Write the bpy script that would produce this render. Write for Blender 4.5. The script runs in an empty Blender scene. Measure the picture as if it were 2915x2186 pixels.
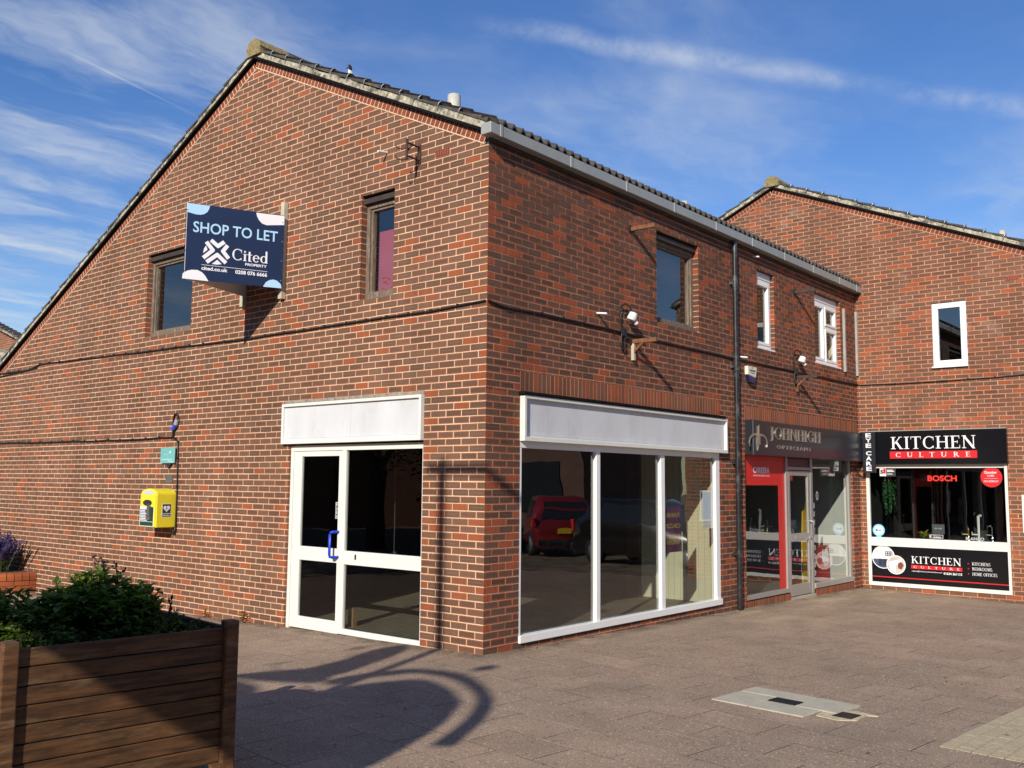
import bpy, math, random
from mathutils import Vector, Matrix
R = random.Random(11)
PI = math.pi
S = bpy.context.scene
COL = S.collection
L = 10.4772                       # length of the shop row from the near corner to the inner corner

# ---------------------------------------------------------------- materials
def newmat(name):
    m = bpy.data.materials.new(name); m.use_nodes = True
    nt = m.node_tree; nt.nodes.clear()
    return m, nt
class G:
    """tiny node-graph helper"""
    def __init__(s, nt): s.nt = nt
    def n(s, t, **k):
        o = s.nt.nodes.new(t)
        for a, v in k.items(): setattr(o, a, v)
        return o
    def l(s, a, b): s.nt.links.new(a, b)
    def put(s, sock, v):
        if hasattr(v, 'links') or isinstance(v, bpy.types.NodeSocket): s.l(v, sock)
        else: sock.default_value = v
    def math(s, op, a, b=None, c=None, clamp=False):
        o = s.n('ShaderNodeMath', operation=op); o.use_clamp = clamp
        s.put(o.inputs[0], a)
        if b is not None: s.put(o.inputs[1], b)
        if c is not None: s.put(o.inputs[2], c)
        return o.outputs[0]
    def vmath(s, op, a, b=None):
        o = s.n('ShaderNodeVectorMath', operation=op); s.put(o.inputs[0], a)
        if b is not None: s.put(o.inputs[1], b)
        return o.outputs['Value'] if op in ('DOT_PRODUCT', 'LENGTH') else o.outputs[0]
    def mix(s, f, a, b, mode='MIX'):
        o = s.n('ShaderNodeMix', data_type='RGBA', blend_type=mode)
        s.put(o.inputs[0], f); s.put(o.inputs[6], a); s.put(o.inputs[7], b)
        return o.outputs[2]
    def ramp(s, f, a, b, c=0.0, d=1.0, smooth=True):
        o = s.n('ShaderNodeMapRange'); o.interpolation_type = 'SMOOTHSTEP' if smooth else 'LINEAR'
        s.put(o.inputs[0], f); o.inputs[1].default_value = a; o.inputs[2].default_value = b
        o.inputs[3].default_value = c; o.inputs[4].default_value = d
        return o.outputs[0]
    def noise(s, vec, scale, detail=3, rough=0.55, out=0):
        o = s.n('ShaderNodeTexNoise'); s.put(o.inputs['Vector'], vec)
        o.inputs['Scale'].default_value = scale; o.inputs['Detail'].default_value = detail; o.inputs['Roughness'].default_value = rough
        return o.outputs[out]
    def mapping(s, vec, scale=(1, 1, 1), rot=(0, 0, 0), loc=(0, 0, 0)):
        o = s.n('ShaderNodeMapping'); s.put(o.inputs[0], vec)
        o.inputs['Location'].default_value = loc; o.inputs['Rotation'].default_value = rot; o.inputs['Scale'].default_value = scale
        return o.outputs[0]
    def bump(s, h, strength=0.5, dist=0.01):
        o = s.n('ShaderNodeBump'); o.inputs['Strength'].default_value = strength; o.inputs['Distance'].default_value = dist
        s.put(o.inputs['Height'], h); return o.outputs[0]
    def bsdf(s, col, rough=0.6, metal=0.0, normal=None, spec=0.5, **k):
        o = s.n('ShaderNodeBsdfPrincipled')
        s.put(o.inputs['Base Color'], col); s.put(o.inputs['Roughness'], rough); s.put(o.inputs['Metallic'], metal)
        o.inputs['Specular IOR Level'].default_value = spec
        for a, v in k.items(): s.put(o.inputs[a], v)
        if normal is not None: s.l(normal, o.inputs['Normal'])
        return o.outputs[0]
    def out(s, sh):
        o = s.n('ShaderNodeOutputMaterial'); s.l(sh, o.inputs[0])
def c4(c): return (c[0], c[1], c[2], 1.0)
MATS = {}
def paint(name, col, rough=0.5, metal=0.0, var=0.15, scale=6.0, bump=0.0, bscale=60.0, stretch=(1, 1, 1), dirt=None, dscale=2.0, damt=0.5, spec=0.5, coat=0.0, dlo=0.5, dhi=0.75):
    """plain coloured surface with slight mottling, optional dirt patches and fine bump"""
    if name in MATS: return MATS[name]
    m, nt = newmat(name); g = G(nt)
    tc = g.n('ShaderNodeTexCoord').outputs['Object']
    v = g.mapping(tc, stretch)
    n1 = g.noise(v, scale, 4)
    f = g.ramp(n1, 0.25, 0.75, 1 - var, 1 + var, False)
    c = g.mix(1.0, c4(col), f, 'MULTIPLY')
    if dirt:
        n2 = g.noise(g.mapping(tc, stretch, loc=(3.1, 7.7, 1.3)), dscale, 6, 0.7)
        c = g.mix(g.ramp(n2, dlo, dhi, 0, damt), c, c4(dirt))
    nor = g.bump(g.noise(v, bscale, 4), bump, 0.01) if bump else None
    g.out(g.bsdf(c, rough, metal, nor, spec, **({'Coat Weight': coat} if coat else {})))
    MATS[name] = m; return m

def brick_mat(name, brown, red, rim, redshare=0.2, hx=0.1075, hy=0.0325, bump=0.5, pale=0.0):
    m, nt = newmat(name); g = G(nt)
    uv = g.n('ShaderNodeUVMap', uv_map='bk').outputs[0]
    at = g.n('ShaderNodeAttribute', attribute_name='rnd')
    sp = g.n('ShaderNodeSeparateColor'); g.l(at.outputs['Color'], sp.inputs[0]); r1, r2, r3 = sp.outputs
    geo = g.n('ShaderNodeNewGeometry').outputs['Position']
    su = g.n('ShaderNodeSeparateXYZ'); g.l(uv, su.inputs[0])
    wob = g.math('MULTIPLY', g.math('SUBTRACT', g.noise(geo, 38, 3), 0.5), 0.022)
    dx = g.math('SUBTRACT', hx, g.math('ABSOLUTE', su.outputs[0])); dy = g.math('SUBTRACT', hy, g.math('ABSOLUTE', su.outputs[1]))
    d = g.math('ADD', g.math('MINIMUM', dx, dy), wob)
    face = g.ramp(d, 0.005, 0.014)
    core = g.ramp(d, 0.019, 0.028)
    n2 = g.noise(geo, 22, 5, 0.65); n3 = g.noise(geo, 140, 3, 0.7)
    bro = g.mix(g.ramp(r2, 0, 1), c4([x * 0.80 for x in brown]), c4([x * 1.14 for x in brown]))
    bro = g.mix(g.math('MULTIPLY', core, g.math('MULTIPLY', r3, 0.55)), bro, c4([brown[0] * 1.45, brown[1] * 1.4, brown[2] * 1.4]))
    rimc = g.mix(g.ramp(r3, 0.45, 1, 0, 0.75), c4(rim), bro)
    col = g.mix(face, rimc, bro)
    # red bricks with darker flashed bands
    band = g.noise(g.mapping(uv, (26, 3, 1)), 1.0, 2)
    redc = g.mix(g.ramp(band, 0.5, 0.68, 0, 0.5), c4(red), c4(brown))
    col = g.mix(g.ramp(r1, 1 - redshare - 0.02, 1 - redshare + 0.02), col, redc)
    blot = g.ramp(n2, 0.58, 0.75, 0, 0.4)
    col = g.mix(blot, col, c4([x * 0.9 for x in rim]))
    col = g.mix(1.0, col, g.ramp(n3, 0.2, 0.8, 0.78, 1.22, False), 'MULTIPLY')
    pit = g.ramp(g.noise(geo, 75, 2), 0.70, 0.76)
    col = g.mix(g.math('MULTIPLY', pit, 0.6), col, (0.02, 0.015, 0.012, 1))
    big = g.noise(geo, 0.55, 4)
    col = g.mix(1.0, col, g.ramp(big, 0.3, 0.7, 0.84, 1.14, False), 'MULTIPLY')
    strk = g.noise(g.mapping(geo, (2.6, 2.6, .22)), 1.0, 5, .65)
    col = g.mix(1.0, col, g.ramp(strk, 0.38, 0.72, 1.06, 0.84, False), 'MULTIPLY')
    if pale:
        col = g.mix(g.ramp(g.noise(geo, 1.3, 5, 0.7), 0.56, 0.72, 0, pale), col, (0.42, 0.34, 0.27, 1))
    nor = g.bump(g.math('SUBTRACT', g.math('ADD', g.math('MULTIPLY', n3, 0.6), n2), pit), bump, 0.006)
    g.out(g.bsdf(col, 0.9, 0, nor, 0.25))
    MATS[name] = m; return m
def mortar_mat(name, col, dark):
    m, nt = newmat(name); g = G(nt)
    geo = g.n('ShaderNodeNewGeometry').outputs['Position']
    c = g.mix(g.ramp(g.noise(geo, 1.6, 5, 0.65), 0.35, 0.7), c4(col), c4(dark))
    c = g.mix(1.0, c, g.ramp(g.noise(geo, 60, 3), 0.2, 0.8, 0.8, 1.2, False), 'MULTIPLY')
    c = g.mix(1.0, c, g.ramp(g.noise(g.mapping(geo, (2.6, 2.6, .22)), 1.0, 5, .65), 0.38, 0.72, 1.06, 0.80, False), 'MULTIPLY')
    g.out(g.bsdf(c, 0.95, 0, g.bump(g.noise(geo, 180, 3), 0.4, 0.004), 0.2))
    MATS[name] = m; return m
def glass_mat(name, tint=(0.9, 0.95, 0.93), ior=1.6, rough=0.0, wob=0.02):
    m, nt = newmat(name); g = G(nt)
    geo = g.n('ShaderNodeNewGeometry').outputs['Position']
    nor = g.bump(g.noise(geo, 1.1, 2), wob, 0.05) if wob else None
    lw = g.n('ShaderNodeLayerWeight'); lw.inputs[0].default_value = 0.5
    r0 = ((ior - 1) / (ior + 1)) ** 2 * 1.7
    fr = g.math('MULTIPLY_ADD', g.math('POWER', lw.outputs['Facing'], 5.0), 1 - r0, r0)
    tr = g.n('ShaderNodeBsdfTransparent'); tr.inputs[0].default_value = c4(tint)
    gl = g.n('ShaderNodeBsdfGlossy'); gl.inputs['Roughness'].default_value = rough; gl.inputs['Color'].default_value = (1, 1, 1, 1)
    if nor is not None: g.l(nor, gl.inputs['Normal'])
    mx = g.n('ShaderNodeMixShader'); g.l(fr, mx.inputs[0]); g.l(tr.outputs[0], mx.inputs[1]); g.l(gl.outputs[0], mx.inputs[2])
    g.out(mx.outputs[0]); MATS[name] = m; return m
def paving_mat():
    m, nt = newmat('paving'); g = G(nt)
    geo = g.n('ShaderNodeNewGeometry').outputs['Position']
    v = g.mapping(geo, rot=(0, 0, math.radians(6.4)), loc=(0.13, 0.21, 0))
    v2 = g.vmath('ADD', v, g.vmath('SCALE', g.noise(geo, 3.0, 2, out=1), None))
    v2.node.inputs[1].links[0].from_node.inputs['Scale'].default_value = 0.006
    flat = g.vmath('MULTIPLY', v2, (1, 1, 0))
    b = g.n('ShaderNodeTexBrick'); g.l(flat, b.inputs['Vector'])
    b.offset = 0.5; b.inputs['Scale'].default_value = 1.0; b.inputs['Mortar Size'].default_value = 0.0045; b.inputs['Mortar Smooth'].default_value = 0.35
    b.inputs['Brick Width'].default_value = 0.6; b.inputs['Row Height'].default_value = 0.395; b.inputs['Bias'].default_value = 0.0
    b.inputs['Color1'].default_value = (0.0, 0, 0, 1); b.inputs['Color2'].default_value = (1, 1, 1, 1); b.inputs['Mortar'].default_value = (0.5, 0.5, 0.5, 1)
    tone = g.mix(b.outputs['Color'], (0.320, 0.226, 0.155, 1), (0.395, 0.280, 0.194, 1))
    big = g.noise(geo, 0.35, 4, 0.6)
    tone = g.mix(g.ramp(big, 0.35, 0.68), tone, (0.305, 0.223, 0.158, 1))
    st = g.noise(geo, 1.9, 6, 0.72)
    tone = g.mix(1.0, tone, g.ramp(st, 0.25, 0.75, 0.80, 1.16, False), 'MULTIPLY')
    fine = g.noise(geo, 95, 3, 0.75)
    tone = g.mix(1.0, tone, g.ramp(fine, 0.36, 0.64, 0.55, 1.42, False), 'MULTIPLY')
    vo = g.n('ShaderNodeTexVoronoi'); g.l(geo, vo.inputs['Vector']); vo.inputs['Scale'].default_value = 48
    spk = g.math('MULTIPLY', g.ramp(vo.outputs['Distance'], 0.26, 0.40, 1, 0), g.ramp(g.noise(geo, 31, 2), 0.52, 0.60))
    tone = g.mix(g.math('MULTIPLY', spk, 0.75), tone, (0.62, 0.54, 0.45, 1))
    vo2 = g.n('ShaderNodeTexVoronoi'); g.l(g.mapping(geo, loc=(5.3, 1.1, 0)), vo2.inputs['Vector']); vo2.inputs['Scale'].default_value = 40
    spk2 = g.math('MULTIPLY', g.ramp(vo2.outputs['Distance'], 0.26, 0.40, 1, 0), g.ramp(g.noise(geo, 23, 2), 0.53, 0.61))
    tone = g.mix(g.math('MULTIPLY', spk2, 0.7), tone, (0.06, 0.05, 0.045, 1))
    sy = g.n('ShaderNodeSeparateXYZ'); g.l(flat, sy.inputs[0])
    fy = g.math('FRACT', g.math('DIVIDE', sy.outputs[1], 0.395)); fy = g.math('MINIMUM', fy, g.math('SUBTRACT', 1.0, fy))
    bed = g.ramp(fy, 0.012, 0.020, 1, 0)
    keep = g.ramp(g.noise(geo, 1.5, 3, 0.6), 0.40, 0.56, 0.12, 1.0); keep2 = g.ramp(g.noise(g.mapping(geo, loc=(7, 3, 0)), 1.1, 3, 0.6), 0.46, 0.62)
    head = g.math('MULTIPLY', g.math('MULTIPLY', b.outputs['Fac'], g.math('SUBTRACT', 1.0, bed)), keep)
    tone = g.mix(head, tone, (0.035, 0.028, 0.020, 1))
    tone = g.mix(g.math('MULTIPLY', g.math('MULTIPLY', bed, keep2), .55), tone, (0.50, 0.42, 0.31, 1))
    tone = g.mix(g.math('MULTIPLY', g.math('MULTIPLY', bed, g.math('SUBTRACT', 1.0, keep2)), g.math('MULTIPLY', keep, .5)), tone, (0.05, 0.04, 0.03, 1))
    moss = g.math('MULTIPLY', b.outputs['Fac'], g.ramp(g.noise(geo, 2.1, 2), 0.64, 0.70))
    tone = g.mix(moss, tone, (0.045, 0.06, 0.02, 1))
    # grime washed down along the foot of the walls
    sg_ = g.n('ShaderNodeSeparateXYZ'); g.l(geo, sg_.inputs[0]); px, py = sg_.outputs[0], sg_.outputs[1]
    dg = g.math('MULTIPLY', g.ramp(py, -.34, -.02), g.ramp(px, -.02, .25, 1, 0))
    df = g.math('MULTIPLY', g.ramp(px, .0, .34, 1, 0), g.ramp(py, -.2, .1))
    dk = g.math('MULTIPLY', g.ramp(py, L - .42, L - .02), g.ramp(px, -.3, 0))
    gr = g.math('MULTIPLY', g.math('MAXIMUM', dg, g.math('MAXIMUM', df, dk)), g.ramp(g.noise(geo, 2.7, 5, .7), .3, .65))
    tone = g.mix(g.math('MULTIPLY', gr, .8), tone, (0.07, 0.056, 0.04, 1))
    sand = g.math('MULTIPLY', g.math('MULTIPLY', g.ramp(px, .3, 2.6, 1, 0), g.ramp(py, 2.5, 5.5)), g.ramp(g.noise(g.mapping(geo, (1.6, .5, 1), (0, 0, .35)), 1.0, 5, .65), .44, .66))
    tone = g.mix(g.math('MULTIPLY', sand, .6), tone, (0.52, 0.42, 0.27, 1))
    stain = g.ramp(g.noise(geo, .8, 3, .5), .60, .72)
    tone = g.mix(g.math('MULTIPLY', stain, .28), tone, (0.16, 0.12, 0.09, 1))
    vg = g.n('ShaderNodeTexVoronoi'); g.l(geo, vg.inputs['Vector']); vg.inputs['Scale'].default_value = 2.6
    gum = g.math('MULTIPLY', g.ramp(vg.outputs['Distance'], .045, .065, 1, 0), g.ramp(g.noise(geo, 1.7, 1), .48, .54))
    tone = g.mix(g.math('MULTIPLY', gum, .5), tone, (0.13, 0.115, 0.10, 1))
    h = g.math('SUBTRACT', g.math('MULTIPLY', fine, 0.8), g.math('MULTIPLY', b.outputs['Fac'], 1.6))
    g.out(g.bsdf(tone, 0.9, 0, g.bump(h, 0.55, 0.006), 0.25))
    MATS['paving'] = m; return m
def wood_mat(name, dark, light, rough=0.55, grey=None):
    m, nt = newmat(name); g = G(nt)
    tc = g.n('ShaderNodeTexCoord').outputs['Object']
    at = g.n('ShaderNodeAttribute', attribute_name='rnd').outputs['Color']
    off = g.vmath('ADD', tc, g.vmath('SCALE', at, None)); off.node.inputs[1].links[0].from_node.inputs['Scale'].default_value = 7.0
    v = g.mapping(off, (34, 3.0, 34))
    n1 = g.noise(v, 1.0, 6, 0.65); n2 = g.noise(off, 3.2, 5, 0.65)
    c = g.mix(g.ramp(n1, 0.3, 0.72), c4(dark), c4(light))
    c = g.mix(1.0, c, g.ramp(n2, 0.3, 0.7, 0.65, 1.25, False), 'MULTIPLY')
    if grey: c = g.mix(g.ramp(g.noise(g.mapping(off, (9, 1.5, 9)), 1.0, 6, 0.75), 0.50, 0.72, 0, 0.8), c, c4(grey))
    g.out(g.bsdf(c, rough, 0, g.bump(n1, 0.5, 0.004), 0.4))
    MATS[name] = m; return m
def leaf_mat(name, a, b, edge=None, trans=0.35):
    m, nt = newmat(name); g = G(nt)
    at = g.n('ShaderNodeAttribute', attribute_name='rnd')
    sp = g.n('ShaderNodeSeparateColor'); g.l(at.outputs['Color'], sp.inputs[0])
    c = g.mix(sp.outputs[0], c4(a), c4(b))
    if edge:
        uv = g.n('ShaderNodeUVMap', uv_map='bk').outputs[0]; su = g.n('ShaderNodeSeparateXYZ'); g.l(uv, su.inputs[0])
        c = g.mix(g.math('MULTIPLY', g.ramp(g.math('ABSOLUTE', su.outputs[0]), 0.7, 0.95), sp.outputs[1]), c, c4(edge))
    d = g.bsdf(c, 0.5, 0, None, 0.3)
    t = g.n('ShaderNodeBsdfTranslucent'); g.put(t.inputs[0], g.mix(1.0, c, (1.2, 1.5, 0.5, 1), 'MULTIPLY'))
    mx = g.n('ShaderNodeMixShader'); mx.inputs[0].default_value = trans; g.l(d, mx.inputs[1]); g.l(t.outputs[0], mx.inputs[2])
    g.out(mx.outputs[0]); MATS[name] = m; return m

BR_G = brick_mat('brick_gable', (0.142, 0.080, 0.051), (0.30, 0.086, 0.035), (0.285, 0.100, 0.046), 0.09)
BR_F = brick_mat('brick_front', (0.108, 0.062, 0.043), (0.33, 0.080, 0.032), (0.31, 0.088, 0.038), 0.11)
BR_K = brick_mat('brick_end', (0.150, 0.082, 0.054), (0.32, 0.092, 0.040), (0.29, 0.097, 0.047), 0.13, pale=0.22)
BR_S = brick_mat('brick_soldier', (0.18, 0.082, 0.050), (0.32, 0.090, 0.038), (0.30, 0.095, 0.042), 0.30, 0.0325, 0.1075)
BR_R = brick_mat('brick_edge', (0.20, 0.058, 0.032), (0.235, 0.066, 0.032), (0.21, 0.060, 0.030), 0.6, 0.0325, 0.05)
BR_O = brick_mat('brick_orange', (0.30, 0.085, 0.032), (0.38, 0.100, 0.032), (0.32, 0.09, 0.032), 0.6, 0.06, 0.1)
MO_G = mortar_mat('mortar_pale', (0.74, 0.53, 0.365), (0.64, 0.44, 0.29))
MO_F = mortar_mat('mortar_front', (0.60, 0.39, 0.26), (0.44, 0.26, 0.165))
MO_K = mortar_mat('mortar_end', (0.60, 0.36, 0.23), (0.46, 0.23, 0.14))
PAV = paving_mat()
GLASS = glass_mat('window_glass', (0.9, 0.95, 0.93), 1.85, 0.0, 0.03)
GLASS_SHOP = glass_mat('shop_glass', (0.80, 0.84, 0.80), 1.85, 0.0, 0.06)
GLASS_DOOR = glass_mat('door_glass', (0.72, 0.76, 0.74), 1.45, 0.0, 0.03)
WHITE = paint('white_frame', (0.72, 0.71, 0.65), 0.35, var=0.03, dirt=(0.55, 0.50, 0.40), dscale=3, damt=0.25)
WHITE_B = paint('white_board', (0.60, 0.605, 0.61), 0.6, var=0.08, scale=2.5, dirt=(0.42, 0.41, 0.38), dscale=1.8, damt=0.55, stretch=(1, 1, .5), bump=0.25, bscale=14)
PVC = paint('white_plastic', (0.82, 0.82, 0.80), 0.3, var=0.02)
GREYW = paint('weathered_wood', (0.16, 0.115, 0.08), 0.8, var=0.45, scale=12, stretch=(3, 3, 0.5), dirt=(0.42, 0.36, 0.28), dscale=14, damt=0.75, bump=0.6, bscale=40)
DARKW = paint('dark_brown_wood', (0.045, 0.030, 0.024), 0.6, var=0.35, scale=9, bump=0.3)
LEAD = paint('dark_lead', (0.010, 0.009, 0.009), 0.9, spec=0.08, var=0.3)
BLACKP = paint('black_pipe', (0.018, 0.018, 0.020), 0.35, var=0.3, dirt=(0.30, 0.31, 0.32), dscale=5, damt=0.35)
CABLE = paint('black_cable', (0.012, 0.012, 0.012), 0.5)
ALU = paint('grey_gutter', (0.30, 0.31, 0.295), 0.45, var=0.08, scale=3, dirt=(0.22, 0.22, 0.2), dscale=5, damt=0.4)
ALU2 = paint('grey_aluminium', (0.42, 0.40, 0.37), 0.35, 0.4, var=0.06)
TILE = paint('roof_tile', (0.060, 0.052, 0.046), 0.85, var=0.35, scale=9, dirt=(0.20, 0.18, 0.12), dscale=4, damt=0.6, bump=0.6, bscale=50)
VERGE = paint('verge_mortar', (0.40, 0.36, 0.27), 0.95, var=0.6, scale=18, dirt=(0.045, 0.040, 0.030), dscale=5.0, damt=0.75, dlo=0.48, dhi=0.60, spec=0.1, bump=1.0, bscale=45)
LICHEN = paint('lichen_tile', (0.26, 0.20, 0.09), 0.95, var=0.4, scale=16, dirt=(0.10, 0.085, 0.06), dscale=10, damt=0.9, bump=1.0, bscale=40)
STEEL = paint('galvanised_steel', (0.55, 0.56, 0.56), 0.35, 0.8, var=0.1)
RUST = paint('rusty_iron', (0.06, 0.032, 0.024), 0.75, 0.2, var=0.5, scale=25)
FLUE = paint('flue_pipe', (0.50, 0.48, 0.42), 0.7, var=0.2, scale=8, dirt=(0.25, 0.24, 0.2), dscale=9, damt=0.5)
NAVY = paint('navy_board', (0.008, 0.020, 0.062), 0.45, var=0.05)
LBLUE = paint('pale_blue_print', (0.42, 0.66, 0.86), 0.5, var=0.02)
OFFW = paint('white_print', (0.80, 0.78, 0.80), 0.5, var=0.02)
PLYW = paint('pale_batten', (0.50, 0.45, 0.32), 0.7, var=0.15)
YEL = paint('yellow_cabinet', (0.78, 0.66, 0.030), 0.4, var=0.04)
GREEN = paint('dark_green_print', (0.008, 0.055, 0.030), 0.4)
TEAL = paint('teal_plaque', (0.16, 0.42, 0.40), 0.5, var=0.06)
GREYM = paint('grey_metal', (0.11, 0.105, 0.10), 0.5, var=0.2)
BLUEP = paint('blue_plastic', (0.012, 0.045, 0.46), 0.3, var=0.05)
BLUEC = paint('blue_plug', (0.05, 0.09, 0.5), 0.4)
CHAR = paint('charcoal_fascia', (0.020, 0.023, 0.030), 0.28, var=0.05)
BRONZE = paint('bronze_letters', (0.46, 0.42, 0.35), 0.38, 0.75, var=0.1)
BLACKG = paint('gloss_black', (0.006, 0.006, 0.008), 0.18, var=0.05)
RED = paint('red_print', (0.58, 0.018, 0.022), 0.4, var=0.03)
REDV = paint('red_vinyl', (0.62, 0.022, 0.018), 0.4, var=0.03)
REDL = paint('red_letters', (0.75, 0.035, 0.022), 0.4)
CREAM = paint('cream_panelling', (0.62, 0.58, 0.42), 0.6, var=0.05)
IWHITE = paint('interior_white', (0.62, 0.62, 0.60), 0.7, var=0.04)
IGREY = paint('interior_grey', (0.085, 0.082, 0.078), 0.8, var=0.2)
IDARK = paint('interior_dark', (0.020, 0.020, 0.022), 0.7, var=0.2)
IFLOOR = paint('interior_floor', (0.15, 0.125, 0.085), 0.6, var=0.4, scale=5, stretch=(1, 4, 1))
PINK = paint('pink_panel', (0.36, 0.055, 0.060), 0.6, var=0.08)
CURT = paint('grey_blind', (0.24, 0.25, 0.29), 0.7, var=0.05)
LAMPW = paint('white_lamp', (0.66, 0.66, 0.63), 0.45, dirt=(0.4, 0.38, 0.33), dscale=12, damt=.4)
OAKB = paint('brown_bracket', (0.17, 0.070, 0.030), 0.6, var=0.4, scale=20)
SLAB = paint('pale_concrete', (0.43, 0.395, 0.305), 0.9, var=0.14, scale=7, bump=0.4, bscale=80, dirt=(0.28, 0.25, 0.19), dscale=5, damt=0.5)
IRON = paint('cast_iron', (0.022, 0.022, 0.024), 0.5, 0.3, var=0.3, bump=0.6, bscale=70)
PAVY = paint('buff_paver', (0.44, 0.365, 0.235), 0.9, var=0.25, scale=55, bump=0.5, bscale=110, dirt=(0.2, 0.17, 0.12), dscale=7, damt=0.4)
JOINT = paint('dark_joint', (0.07, 0.055, 0.035), 0.95, var=0.3)
WOOD = wood_mat('planter_wood', (0.036, 0.016, 0.006), (0.125, 0.056, 0.019), 0.65, (0.17, 0.105, 0.05))
WOODP = wood_mat('planter_post', (0.05, 0.021, 0.008), (0.17, 0.076, 0.027), 0.65, (0.30, 0.20, 0.12))
SOIL = paint('soil', (0.03, 0.022, 0.016), 0.95, var=0.4, scale=20, bump=0.8)
LEAF = leaf_mat('shrub_leaf', (0.045, 0.09, 0.012), (0.21, 0.29, 0.045), (0.32, 0.36, 0.14))
LEAF2 = leaf_mat('ground_leaf', (0.030, 0.058, 0.008), (0.15, 0.20, 0.030))
LEAF3 = leaf_mat('tree_leaf', (0.020, 0.050, 0.012), (0.06, 0.10, 0.025))
LEAF4 = leaf_mat('lavender_leaf', (0.10, 0.14, 0.08), (0.16, 0.20, 0.11))
PURP = leaf_mat('lavender_flower', (0.10, 0.065, 0.30), (0.24, 0.17, 0.52), None, 0.2)
TWIG = paint('dark_twig', (0.035, 0.018, 0.012), 0.8)
BARK = paint('bark', (0.07, 0.05, 0.035), 0.9, var=0.4, bump=0.8)
CARRED = paint('red_car_paint', (0.27, 0.012, 0.014), 0.25, 0.2, var=0.02, coat=0.8)
CARBLK = paint('dark_car_paint', (0.012, 0.010, 0.010), 0.25, 0.3, var=0.02, coat=0.8)
CARGL = paint('car_glass', (0.02, 0.025, 0.028), 0.05, var=0.02)
RUBBER = paint('tyre_rubber', (0.015, 0.015, 0.015), 0.8)
PLATEY = paint('yellow_plate', (0.75, 0.52, 0.03), 0.4)

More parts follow.
